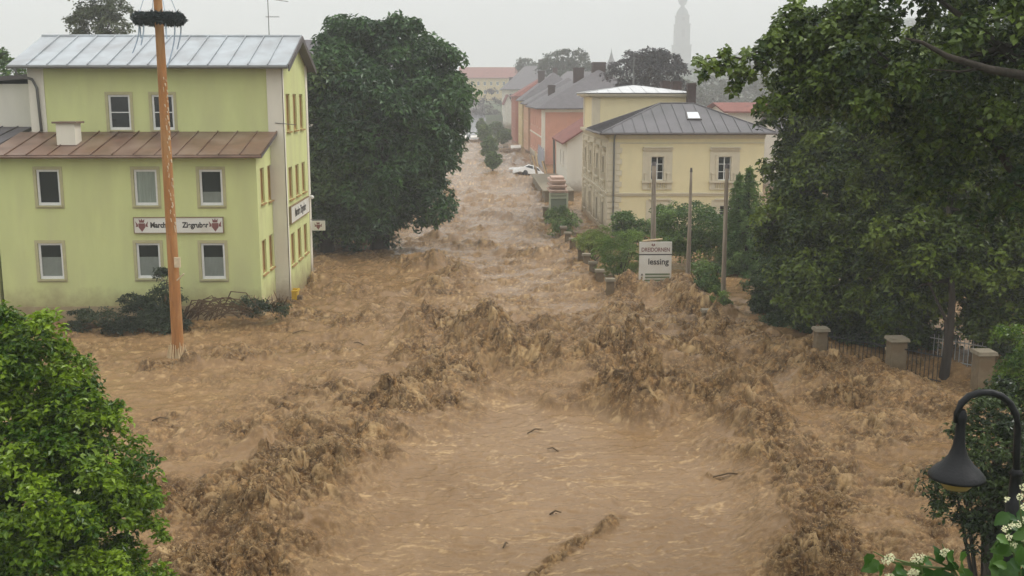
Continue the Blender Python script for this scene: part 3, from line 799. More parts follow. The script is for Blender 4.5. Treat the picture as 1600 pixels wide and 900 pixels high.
# upper block
z_e2 = atY(250, 96, Y2).z
f2 = Face((0, Y2, 0), EX, -EY)
X2L = atY(47, 150, Y2).x
w_top = [span(Y2, 170, 204, 148, 203), span(Y2, 238, 272, 148, 203)]
Ym = (Y2 + Y3) / 2
z_r = atY(250, 58, Ym).z
slope = (z_r - z_e2) / (Ym - Y2)
mb = MB(); wall_mesh(mb, f2, X2L, XB, GB, z_e2, w_top)
f3 = Face((XB, 0, 0), EY, EX)
g_w = []
for (v0, v1, dv) in ((147, 204, 0.3), (259, 309, 0.5), (363, 413, 0.7)):
    for k, u in enumerate((446.5 + (v0 - 147) * .02, 455.5 + (v0 - 147) * .02, 464 + (v0 - 147) * .02)):
        Yk0 = Y2 + 0.75 + k * 1.75
        z1_ = 9 + (150 - v0) * (Y2 + 0.75) / F_PX; z0_ = 9 + (150 - v1) * (Y2 + 0.75) / F_PX
        g_w.append((Yk0, Yk0 + 0.95, z0_, z1_))
wall_mesh(mb, f3, Y2, Y3, GB, z_e2, g_w)
mb.poly([(XB, Y2, z_e2), (XB, Y3, z_e2), (XB, Ym, z_r)])
mb.poly([(X2L, Y3, z_e2), (X2L, Y2, z_e2), (X2L, Ym, z_r)])
mb.quad((X2L, Y3, GB), (X2L, Y2, GB), (X2L, Y2, z_e2), (X2L, Y3, z_e2))
mb.quad((XB, Y3, GB), (X2L, Y3, GB), (X2L, Y3, z_e2), (XB, Y3, z_e2))
mb.build('upper_wall', M['lime'], inn)
for w_ in w_top:
    window(f2, *w_, inn, fw=0.085, sill=M['reveal'], depth=0.10, bars=(0.5,))
    surround(f2, *w_, inn, M['reveal'])
for w_ in g_w:
    window(f3, *w_, inn, frame=M['tanwin'], fw=0.08, sill=M['tanwin'], depth=0.12, glass=M['tanwin'])
for (a0, a1) in ((X2L - 0.03, X2L + 0.62), (XB - 0.64, XB + 0.03)):
    mb = MB(); f2.box(mb, a0, a1, GB, z_e2 - 0.01, -0.02, 0.04); mb.build('corner_pilaster', M['cream'], inn)
mb = MB(); f3.box(mb, Y2 - 0.04, Y2 + 0.22, GB, z_e2, 0.0, 0.035); mb.build('corner_pilaster', M['cream'], inn)
mb = MB(); f3.box(mb, Y3 - 0.5, Y3 + 0.02, GB, z_e2, 0.0, 0.035); mb.build('corner_pilaster', M['cream'], inn)
# upper roof: pale sheets
ov = 0.55
zF = z_e2 - 0.02; eF = Y2 - ov; eB = Y3 + ov
z_eF = z_r - slope * (Ym - eF)
rL, rR = X2L - 0.6, XB + 0.38
mb = MB()
for ya, yb in ((eF, Ym), (eB, Ym)):
    za = z_eF
    mb.hexa([(rL, ya, za - 0.10), (rR, ya, za - 0.10), (rR, yb, z_r - 0.10), (rL, yb, z_r - 0.10), (rL, ya, za), (rR, ya, za), (rR, yb, z_r), (rL, yb, z_r)])
roof = mb.build('roof', M['darkmetal'], inn)
seam_roof((rL, eF - 0.02, z_eF + 0.003), (rR, eF - 0.02, z_eF + 0.003), [(rR, Ym, z_r + 0.003), (rL, Ym, z_r + 0.003)], 14, M['zinc'], roof, seam=0.08, jitter=0.012)
seam_roof((rR, eB + 0.02, z_eF + 0.003), (rL, eB + 0.02, z_eF + 0.003), [(rL, Ym, z_r + 0.003), (rR, Ym, z_r + 0.003)], 14, M['zinc'], roof, seam=0.08, jitter=0.012)
mb = MB(); mb.tube([(rL, Ym, z_r + 0.05), (rR, Ym, z_r + 0.05)], 0.06, 8); mb.build('ridge_cap', M['zinc'], roof)
mb = MB()
for ya in (eF, eB):
    mb.hexa([(rR, ya, z_eF - .22), (rR + .05, ya, z_eF - .22), (rR + .05, Ym, z_r - .20), (rR, Ym, z_r - .20), (rR, ya, z_eF + .05), (rR + .05, ya, z_eF + .05), (rR + .05, Ym, z_r + .06), (rR, Ym, z_r + .06)])
mb.build('verge_board', M['darkmetal'], roof)
mb = MB(); mb.tube([(rL, eF - 0.08, z_eF - 0.05), (rR, eF - 0.08, z_eF - 0.05)], 0.065, 8); mb.build('gutter', M['pipe'], inn)
# downpipe at the left corner
pA, pB = atY(23, 95, eF), atY(57, 130, Y2 - 0.12)
mb = MB(); mb.tube([(pA.x, eF - 0.08, z_eF - 0.08), (pA.x + 0.05, eF - 0.05, z_eF - 0.35), (pB.x - .15, Y2 - .15, pB.z + .15), (pB.x, Y2 - .12, pB.z - .2), (pB.x + 0.05, Y2 - 0.12, zt_top + .05)], 0.06, 8)
mb.build('downpipe', M['pipe'], inn, smooth=True)
# lean-to roof: rusty brown sheets
eL_ = Vector((XL - 0.1, Y1 - 0.45, zt_low)); eR_ = Vector((XA + 0.32, Y1 - 0.45, zt_low))
tL_, tR_ = Vector((XL - 0.1, Y2 - 0.002, zt_top)), Vector((XA + 0.32, Y2 - 0.002, zt_top))
mb = MB(); mb.prism([eL_, eR_, tR_, tL_], (0, 0, -0.11)); lroof = mb.build('lean_to_roof', M['darkmetal'], inn)
seam_roof(eL_ + Vector((0, -0.02, 0.003)), eR_ + Vector((0, -0.02, 0.003)), [tR_ + Vector((0, 0, .003)), tL_ + Vector((0, 0, .003))], 13, M['rustroof'], lroof, seam=0.07, jitter=0.012)
mb = MB(); mb.tube([eL_ + Vector((0, -.08, -.05)), eR_ + Vector((0, -.08, -.05))], 0.055, 8); mb.build('gutter', M['rustroof'], lroof)
# chimney on the lean-to
c0, c1 = atY(88, 190, Y1 + 1.0), atY(117, 190, Y1 + 1.0)
mb = MB(); mb.box(c0.x, c1.x, Y1 + .9, Y1 + 1.6, zt_low + 0.1, atY(100, 193, Y1 + 1).z); ch = mb.build('chimney', M['cream'], lroof)
mb = MB(); zc_ = atY(100, 193, Y1 + 1).z; mb.box(c0.x - .12, c1.x + .12, Y1 + .8, Y1 + 1.7, zc_ + .002, zc_ + .08); mb.build('chimney_cap', M['rustroof'], lroof)
mb = MB(); mb.box(c0.x - .05, c1.x + .05, Y1 + .85, Y1 + 1.65, zt_low + 0.1, zt_low + .36); mb.build('chimney_flashing', M['rustroof'], lroof)
# long sign on the front
s0 = span(Y1, 211, 349, 340, 363)
sg = thing('inn_sign', ((s0[0] + s0[1]) / 2, Y1, s0[2]), 'long white board with dark gothic lettering and two crests on the green wall', 'sign')
mb = MB(); f1.box(mb, s0[0], s0[1], s0[2], s0[3], 0.03, 0.09); mb.build('board', M['signwhite'], sg)
mb = MB()
for z_ in (s0[2] - .03, s0[3]): f1.box(mb, s0[0] - .03, s0[1] + .03, z_, z_ + .03, 0.02, 0.11)
for a_ in (s0[0] - .03, s0[1]): f1.box(mb, a_, a_ + .03, s0[2], s0[3], 0.02, 0.108)
mb.build('sign_frame', M['plinth'], sg)
ca, cz = (s0[0] + s0[1]) / 2, (s0[2] + s0[3]) / 2; hh = s0[3] - s0[2]
text('Marcher', 0.30, f1, s0[0] + 1.06, cz, 0.094, M['ink'], sg, 0.011, sx=0.84)
text('Ziegruber', 0.30, f1, s0[0] + 2.42, cz, 0.094, M['ink'], sg, 0.011, sx=0.84)
emblem(f1, s0[0] + .30, cz, 0.092, hh * .92, sg); emblem(f1, s0[1] - .30, cz, 0.092, hh * .92, sg)
# sign on the gable wall
z1g, z0g = 9 + (150 - 320) * 46.4 / F_PX, 9 + (150 - 345) * 46.4 / F_PX
sg2 = thing('gable_sign', (XB, 46.4, z0g), 'white gothic lettered board on the street side wall of the green house', 'sign')
mb = MB(); f3.box(mb, 46.25, 51.2, z0g, z1g, 0.03, 0.09); mb.build('board', M['signwhite'], sg2)
mb = MB()
for z_ in (z0g - .04, z1g): f3.box(mb, 46.2, 51.25, z_, z_ + .04, 0.02, 0.11)
for a_ in (46.2, 51.2): f3.box(mb, a_, a_ + .05, z0g, z1g, 0.02, 0.108)
mb.build('sign_frame', M['plinth'], sg2)
text('Marcher Ziegruber', 0.52, f3, 48.72, (z0g + z1g) / 2, 0.094, M['ink'], sg2, 0.014, sx=0.75)
# hanging emblem sign and lamp on the far corner
YH = 51.9
fh = Face((0, YH, 0), EX, -EY)
h0 = span(YH, 487, 508, 345, 360)
hs = thing('hanging_sign', (XB + .04, YH, h0[2]), 'small white sign with a dark red crest hanging off the green house corner', 'sign')
mb = MB(); fh.box(mb, h0[0], h0[1], h0[2], h0[3], -0.05, 0.05); mb.build('board', M['signwhite'], hs)
emblem(fh, (h0[0] + h0[1]) / 2, (h0[2] + h0[3]) / 2, 0.052, (h0[3] - h0[2]) * .85, hs)
mb = MB(); mb.tube([(XB, YH, h0[3] + .06), (h0[1], YH, h0[3] + .06)], .018, 6)
for a_ in (h0[0] + .05, h0[1] - .05): mb.tube([(a_, YH, h0[3] - .01), (a_, YH, h0[3] + .06)], .01, 5)
mb.build('bracket', M['pipe'], hs)
lp = atY(487.5, 308, YH)
wl = thing('wall_lamp', (XB + .04, YH, lp.z), 'tiny white globe lamp on the far corner of the green house', 'lamp')
mb = MB(); mb.lathe(lp, [(0.001, -.10), (.07, -.07), (.10, 0), (.07, .07), (.001, .10)], 12); mb.build('globe', M['white'], wl, smooth=True)
mb = MB(); mb.tube([(XB, YH, lp.z + .12), (lp.x, YH, lp.z + .12), (lp.x, YH, lp.z + .09)], .015, 6); mb.build('bracket', M['pipe'], wl)

# antenna on the inn roof
def antenna(u, v0, Yp, zb, arms, label, grp=None, r=0.018):
    t0 = atY(u, v0, Yp)
    a = thing('roof_antenna', (t0.x, Yp, zb), label, 'antenna', grp)
    mb = MB(); mb.tube([(t0.x, Yp, zb), (t0.x, Yp, t0.z)], r, 6); mb.build('mast', M['pipe'], a)
    for (dz, ln, off, tilt) in arms:
        mb = MB(); p0 = Vector((t0.x - ln * off, Yp, t0.z + dz + tilt)); p1 = Vector((t0.x + ln * (1 - off), Yp, t0.z + dz - tilt))
        mb.tube([p0, p1], r * .7, 5)
        for k in range(6):
            q = p0.lerp(p1, (k + .5) / 6); mb.tube([q - EY * .25, q + EY * .25], r * .4, 4)
        mb.build('aerial', M['pipe'], a)
    return a
antenna(418, -8, Ym, z_r, [(-.20, 1.3, .3, .09), (-.95, .6, .2, 0), (-1.9, .7, .35, 0)], 'thin television antenna on the ridge of the green house')
# little iron bracket on the pilaster
mb = MB(); mb.tube([(XB - .35, Y2 - .06, atY(430, 192, Y2).z), (XB + .55, Y2 - .06, atY(430, 195, Y2).z)], .015, 5); mb.build('wall_bracket', M['pipe'], inn)

# neighbour on the far left
nb = thing('grey_annex', (-22, Y2, GB), 'grey white annex with dark roof at the left edge', 'house')
mb = MB(); xw = -30
wz = 9 + (150 - 205) * 47.0 / F_PX
mb.box(xw, X2L - 0.75, 47.4, 52, GB, 9 + (150 - 132) * 47.4 / F_PX)
mb.build('wall', M['offwhite'], nb)
mb = MB()
za, zb_ = 9 + (150 - 138) * 47.4 / F_PX, 9 + (150 - 124) * 47.4 / F_PX
mb.prism([(xw, 47.1, za - .5), (X2L - .65, 47.1, zb_), (X2L - .65, 52.3, zb_), (xw, 52.3, za - .5)], (0, 0, .18)); mb.build('roof', M['darkmetal'], nb)
mb = MB(); mb.box(xw, XL - 0.16, Y1 + .02, 47.4, GB, zt_low - .1); mb.build('front_wall', M['lime'], nb)
lr = MB().prism([(xw, Y1 - .4, zt_low - .02), (XL - .2, Y1 - .4, zt_low - .02), (XL - .2, 47.35, zt_top + .1), (xw, 47.35, zt_top + .1)], (0, 0, .07)).build('lean_to_roof', M['slate'], nb)
seam_roof((xw, Y1 - .42, zt_low + .055), (XL - .2, Y1 - .42, zt_low + .055), [(XL - .2, 47.35, zt_top + .175), (xw, 47.35, zt_top + .175)], 16, M['slate'], lr, seam=0.06)
mb = MB(); mb.box(XL - .2, XL - .11, Y1 - .45, Y2, zt_low - .05, zt_low + .02); mb.build('verge', M['zinc'], nb)

# ------------------------------------------------------------------ maypole
pb = at(279, 556, 0.0); ptop = atY(243, -60, pb.y - 0.2)
mp_ = thing('maypole', (pb.x, pb.y, GB), 'tall leaning orange wooden maypole with dark wreath standing in the flood', 'maypole')
PT = lambda f_: Vector((pb.x, pb.y, 0)).lerp(ptop, f_)
mb = MB(); mb.tube([Vector((pb.x + .02, pb.y, GB))] + [PT(k / 12) for k in range(13)], [0.215] + [0.205 - 0.075 * k / 12 for k in range(13)], 16)
mb.build('pole', M['wood'], mp_, smooth=True)
wz = atY(245, 30, pb.y)
frac = (wz.z) / ptop.z
wc = PT(frac)
# wreath: a torus of many short needles
n_ = 9000; r_ = np.random.default_rng(3)
th = r_.uniform(0, 2 * np.pi, n_); ph = r_.uniform(0, 2 * np.pi, n_)
Rw, rw = 0.66, 0.135
rad_ = rw * r_.uniform(.55, 1.12, n_)
cen = np.stack([np.cos(th) * Rw, np.sin(th) * Rw, np.zeros(n_)], 1)
nn = np.stack([np.cos(th) * np.cos(ph), np.sin(th) * np.cos(ph), np.sin(ph)], 1)
P = cen + nn * rad_[:, None] + np.array(wc)
mb = MB(); ring = []
mb.tube([wc + Vector((math.cos(a) * Rw, math.sin(a) * Rw, 0)) for a in np.linspace(0, 2 * math.pi, 33)], rw * .55, 8, cap=False)
wre = mb.build('wreath', M['wreath'], mp_)
leaf_mesh('fir_twigs', P, nn + r_.normal(size=nn.shape) * .6, 0.15, M['leaf_wreath'] if 'leaf_wreath' in M else leaf_mat('wreath_needles', (0.010, 0.018, 0.018), (0.05, 0.075, 0.075), 0.05), wre, 5, aspect=0.35)
for k in range(4):
    a = R(35 + 90 * k)
    e_ = wc + Vector((math.cos(a) * Rw, math.sin(a) * Rw, .1))
    mb = MB(); mb.tube([e_, PT(min(1.0, frac + .16))], .012, 5); mb.build('cord', M['ribbon'], mp_)
for k, (a, dl, sx_) in enumerate(((200, 1.05, -.25), (235, .8, -.1), (185, .55, .05), (330, 1.5, -.3), (300, .6, .05), (20, .9, -.15))):
    e_ = wc + Vector((math.cos(R(a)) * Rw, math.sin(R(a)) * Rw, -.08))
    mb = MB(); pts = [e_ + Vector((sx_ * q * q, 0.05 * math.sin(q * 5), -dl * q)) for q in np.linspace(0, 1, 6)]
    for p, q in zip(pts[:-1], pts[1:]):
        mb.quad(p, p + Vector((.045, .012, 0)), q + Vector((.045, -.012, 0)), q)
        mb.quad(p + Vector((0, .01, 0)), p + Vector((.045, .022, 0)), q + Vector((.045, -.002, 0)), q + Vector((0, .01, 0)))
    mb.build('ribbon', M['ribbon'], mp_)
# scuffed strip of garland remains down the right side
mb = MB()
for k in range(46):
    f_ = 0.34 + k * 0.0085 + random.uniform(-.003, .003); c = PT(f_); a = R(random.uniform(-75, -20))
    rr_ = 0.205 - 0.075 * f_ + .006
    e_ = c + Vector((math.cos(a) * rr_, math.sin(a) * rr_, 0)); s_ = random.uniform(.02, .05)
    mb.tube([e_, e_ + Vector((s_ * .6, -.015, -random.uniform(.05, .16)))], [s_ * .5, s_ * .3], 5)
mb.build('garland_remnant', M['scuff'], mp_, kind='stuff')
mb = MB(); c = PT(.13)
mb.tube([PT(.205) + Vector((.15, -.2, 0)), PT(.205) + Vector((.42, -.26, .25))], .025, 6)
mb.box(c.x + .12, c.x + .32, c.y - .30, c.y - .22, PT(.24).z, PT(.24).z + .35)
mb.build('broken_shield', M['scuff'], mp_)
# splintered collar at the waterline
mb = MB()
for k in range(14):
    a = R(190 + 160 * k / 13); rr_ = .24 + random.uniform(-.02, .06)
    mb.tube([(pb.x + math.cos(a) * rr_ * 1.35, pb.y + math.sin(a) * rr_ * 1.35, -.15), (pb.x + math.cos(a) * rr_, pb.y + math.sin(a) * rr_, random.uniform(.3, .62))], [.04, .012], 5)
mb.build('splintered_foot', M['deb'], mp_, kind='stuff')

# ------------------------------------------------------------------ yellow villa
VY, VX = 68.0, 8.45
VXR, VYB, VYT = 18.5, 75.8, 84.5
vl = thing('yellow_villa', (VX + 5, VY, GB), 'pale yellow two storey villa with stucco trim and grey hipped metal roof', 'villa')
fv = Face((0, VY, 0), EX, -EY)
fvs = Face((VX, 0, 0), -EY, -EX)       # side wall to the street
zE = 6.62
up_w = [span(VY, 1017, 1037, 244.5, 282), span(VY, 1122, 1142, 244.5, 282)]
lo_w = [span(VY, 1022, 1039, 321, 352), span(VY, 1124, 1141, 321, 352)]
mb = MB(); wall_mesh(mb, fv, VX, VXR, GB, zE, up_w + lo_w, .18)
mb.quad((VXR, VY, GB), (VXR, VYB, GB), (VXR, VYB, zE), (VXR, VY, zE))
mb.quad((VXR, VYB, GB), (VX, VYB, GB), (VX, VYB, zE), (VXR, VYB, zE))
mb.build('wall', M['ocher'], vl)
sw_up, sw_lo = [], []
for yc in (70.6, 74.2, 78.6, 82.2):
    sw_up.append((-yc - .42, -yc + .42, 3.56, 5.08)); sw_lo.append((-yc - .42, -yc + .42, .45, 2.0))
mb = MB(); wall_mesh(mb, fvs, -VYT, -VY, GB, zE, sw_up + sw_lo, .18); mb.build('side_wall', M['stucco'], vl)
for w_ in up_w + sw_up:
    f_ = fv if w_ in up_w else fvs
    window(f_, *w_, vl, fw=.055, vbars=(.5,), bars=(.36, .68), depth=.16)
for w_ in lo_w + sw_lo:
    f_ = fv if w_ in lo_w else fvs
    window(f_, *w_, vl, fw=.055, vbars=(.5,), bars=(.36, .68), depth=.16)
def villa_trim(f, w_, upper=True):
    a0, a1, z0, z1 = w_; c = (a0 + a1) / 2
    mb = MB()
    f.box(mb, a0 - .16, a0, z0, z1 + .16, -.05, .07); f.box(mb, a1, a1 + .16, z0, z1 + .16, -.05, .07); f.box(mb, a0, a1, z1, z1 + .16, -.05, .07)
    f.box(mb, a0 - .55, a0 - .16, z0 - .05, z1 + .35, .0, .035); f.box(mb, a1 + .16, a1 + .55, z0 - .05, z1 + .35, .0, .035)
    f.box(mb, a0 - .16, a1 + .16, z1 + .16, z1 + .35, .0, .034)
    mb.build('window_surround', M['stucco'], vl)
    if upper:
        mb = MB(); f.box(mb, c - 1.0, c + 1.0, z1 + .44, z1 + .56, -.01, .16); f.box(mb, c - .94, c + .94, z1 + .56, z1 + .62, -.01, .24); f.box(mb, c - .9, c + .9, z1 + .35, z1 + .44, -.01, .09)
        mb.build('window_hood', M['stucco'], vl)
        mb = MB(); f.box(mb, c - 1.0, c + 1.0, z0 - .14, z0 - .02, -.01, .20)
        f.box(mb, c - .95, c + .95, z0 - .58, z0 - .52, -.01, .10); f.box(mb, c - .95, c - .62, z0 - .52, z0 - .14, -.01, .08); f.box(mb, c + .62, c + .95, z0 - .52, z0 - .14, -.01, .08)
        sl = mb.build('sill_balustrade', M['stucco'], vl)
        for k in range(8):
            q = MB(); cc = f.p(c - .54 + k * .154, z0 - .52, .04)
            q.lathe(cc, [(.045, 0), (.03, .06), (.055, .16), (.03, .28), (.045, .38)], 8); q.build('baluster', M['stucco'], sl)
        for s_ in (-1, 1):
            q = MB(); f.box(q, c + s_ * .72 - .1, c + s_ * .72 + .1, z0 - .02, z0 + .42, -.01, .12); f.box(q, c + s_ * .72 - .13, c + s_ * .72 + .13, z0 + .42, z0 + .48, -.01, .15); q.build('pedestal', M['stucco'], sl)
    else:
        mb = MB(); f.box(mb, a0 - .3, a1 + .3, z0 - .1, z0 - .02, -.01, .15); f.box(mb, a0 - .35, a1 + .35, z1 + .35, z1 + .45, -.01, .14); mb.build('window_hood', M['stucco'], vl)
for w_ in up_w: villa_trim(fv, w_)
for w_ in lo_w: villa_trim(fv, w_, False)
for w_ in sw_up: villa_trim(fvs, w_)
for w_ in sw_lo: villa_trim(fvs, w_, False)
# string courses and cornice
for f_, a0, a1 in ((fv, VX - .02, VXR), (fvs, -VYT, -VY + .02)):
    d_ = 0.0 if f_ is fv else .003
    mb = MB(); f_.box(mb, a0, a1, 2.62, 2.74, -.01, .07 + d_); f_.box(mb, a0, a1 + .0, 2.74, 2.84, -.01, .13 + d_); mb.build('string_course', M['stucco'], vl)
    mb = MB(); f_.box(mb, a0, a1, zE - .62, zE - .56, -.01, .06 + d_); f_.box(mb, a0, a1, zE - .32, zE - .2, -.01, .12 + d_); f_.box(mb, a0, a1, zE - .2, zE - .02, -.01, .26 + d_); mb.build('cornice', M['stucco'], vl)
    mb = MB(); f_.box(mb, a0, a1, GB, .35, -.01, .08 + d_); mb.build('plinth', M['stucco'], vl)
# quoins: cut blocks at the corner (front and side)
proto = None
zq = [0.38 + .37 * k for k in range(6)] + [2.86 + .36 * k for k in range(9)]
for k, z_ in enumerate(zq):
    mb = MB(); mb.box(VX - .075, VX + (.85 if k % 2 else .7), VY - .075, VY + .55, z_ + .012, z_ + .348)
    mb.build('quoin', M['stucco'], vl)
for yy in (72.4, 76.3, 80.4, 84.2):
    for k, z_ in enumerate(zq):
        mb = MB(); fvs.box(mb, -yy - .35, -yy + .35, z_ + .012, z_ + .348, -.01, .07); mb.build('quoin', M['stucco'], vl)
# roofs
e = 0.55; x0, x1, y0, y1 = VX - e, VXR + e, VY - e, VYB + e
hk = (y1 - y0) / 2; zR = zE + 1.86; ry = (y0 + y1) / 2; rx0, rx1 = x0 + hk, x1 - hk
mb = MB(); mb.box(x0 + .06, x1 - .06, y0 + .06, y1 - .06, zE - .02, zE + .06)
vroof = mb.build('roof', M['darkmetal'], vl)
zE_ = zE + .07
seam_roof((x0, y0, zE_), (x1, y0, zE_), [(rx1, ry, zR), (rx0, ry, zR)], 15, M['slatemetal'], vroof, seam=.06, jitter=.006)
seam_roof((x1, y1, zE_), (x0, y1, zE_), [(rx0, ry, zR), (rx1, ry, zR)], 15, M['slatemetal'], vroof, seam=.06)
seam_roof((x0, y1, zE_), (x0, y0, zE_), [(rx0, ry, zR)], 12, M['slatemetal'], vroof, seam=.06)
seam_roof((x1, y0, zE_), (x1, y1, zE_), [(rx1, ry, zR)], 12, M['slatemetal'], vroof, seam=.06)
mb = MB()
for a, b_ in (((x0, y0, zE_), (rx0, ry, zR)), ((x1, y0, zE_), (rx1, ry, zR)), ((x0, y1, zE_), (rx0, ry, zR)), ((x1, y1, zE_), (rx1, ry, zR)), ((rx0, ry, zR), (rx1, ry, zR))):
    mb.tube([Vector(a) + Vector((0, 0, .05)), Vector(b_) + Vector((0, 0, .05))], .05, 6)
mb.build('ridge_cap', M['slatemetal'], vroof)
mb = MB(); mb.tube([(x0 - .05, y0 - .07, zE + .02), (x1 + .05, y0 - .07, zE + .02)], .07, 8); mb.tube([(x0 - .07, y0 - .05, zE + .02), (x0 - .07, y1 + .05, zE + .02)], .07, 8); mb.build('gutter', M['darkmetal'], vl)
dpx = atY(958.5, 300, VY - .15).x
mb = MB(); mb.tube([(dpx, y0 - .05, zE), (dpx, VY - .16, zE - .35), (dpx, VY - .16, GB)], .055, 8); mb.build('downpipe', M['pipe'], vl)
# skylight
def roof_pt(u, v):
    d = ray(u, v); n_ = Vector((0, -(zR - zE_), hk)).normalized(); p0 = Vector((x0, y0, zE_)); t = (p0 - CAM).dot(n_) / d.dot(n_); return CAM + d * t
q = [roof_pt(1075, 187.5), roof_pt(1094, 187.5), roof_pt(1090, 178), roof_pt(1073, 178)]
up = Vector((0, -(zR - zE_), hk)).normalized()
cq = sum(q, Vector()) / 4
mb = MB(); mb.prism([cq + (p - cq) * 1.22 for p in q], up * .12); skl = mb.build('skylight', M['darkmetal'], vroof)
mb = MB(); mb.prism([p + up * .125 for p in q], up * .01); mb.build('pane', M['skylight'], skl)
# rear tower block
TX1 = 15.3; TY0, TY1 = 78.0, 84.5
zT = 9.0 + (150 - 152) * 78 / F_PX
mb = MB(); mb.box(VX + .002, TX1, TY0, TY1, zE - .5, zT); mb.build('tower_wall', M['ocher'], vl)
mb = MB(); mb.box(VX - .03, VX + .55, TY0 - .04, TY0 + .4, zE + .1, zT - .02); mb.build('tower_pilaster', M['stucco'], vl)
mb = MB(); mb.box(VX - .028, VX + .2, TY1 - .9, TY1 + .02, zE + .1, zT - .02); mb.build('tower_pilaster', M['stucco'], vl)
ft = Face((0, TY0, 0), EX, -EY); fts = Face((VX, 0, 0), -EY, -EX)
mb = MB(); mb.box(VX - .25, TX1 + .25, TY0 - .25, TY1 + .25, zT, zT + .12); mb.box(VX - .5, TX1 + .5, TY0 - .5, TY1 + .5, zT + .12, zT + .26); mb.build('tower_cornice', M['stucco'], vl)
ap = Vector(atY(985, 133.5, 81.3)); ap.x = (VX + TX1) / 2
xx0, xx1, yy0, yy1, zz = VX - .6, TX1 + .6, TY0 - .6, TY1 + .6, zT + .28
troof = MB().box(xx0 + .02, xx1 - .02, yy0 + .02, yy1 - .02, zT + .262, zT + .30).build('tower_roof', M['darkmetal'], vl)
zz = zT + .302
ap2 = Vector((ap.x, (yy0 + yy1) / 2, ap.z))
seam_roof((xx0, yy0, zz), (xx1, yy0, zz), [ap2], 9, M['snowroof'], troof, seam=.05)
seam_roof((xx1, yy0, zz), (xx1, yy1, zz), [ap2], 7, M['snowroof'], troof, seam=.05)
seam_roof((xx1, yy1, zz), (xx0, yy1, zz), [ap2], 9, M['snowroof'], troof, seam=.05)
seam_roof((xx0, yy1, zz), (xx0, yy0, zz), [ap2], 7, M['snowroof'], troof, seam=.05)
# mast on the tower
mt_ = thing('roof_mast', (ap2.x, ap2.y, ap2.z), 'tall thin mast with small crossbars on the pale tower roof of the villa', 'mast')
tp = atY(988, 82, ap2.y)
mb = MB(); mb.tube([(ap2.x, ap2.y, ap2.z - .1), (ap2.x, ap2.y, tp.z)], [.06, .025], 6); mb.build('pole', M['pipe'], mt_)
for dz, w_ in ((-.15, .35), (-.5, .22), (-1.0, .3), (-1.9, .2)): MB().tube([(ap2.x - w_, ap2.y, tp.z + dz), (ap2.x + w_, ap2.y, tp.z + dz + .05)], .02, 5).build('crossbar', M['pipe'], mt_)
# chimneys
for u0, u1, v0, Yc_, zb in ((1033, 1046, 126, 82.0, zT), (1050, 1064, 127, 79.5, zT), (1074.5, 1086.5, 130, 77.2, zE + .5)):
    p0, p1 = atY(u0, v0, Yc_), atY(u1, v0, Yc_)
    mb = MB(); mb.box(p0.x, p1.x, Yc_ - .35, Yc_ + .35, zb, p0.z); mb.box(p0.x - .05, p1.x + .05, Yc_ - .4, Yc_ + .4, p0.z - .22, p0.z - .1)
    mb.build('chimney', M['brick'], vl)

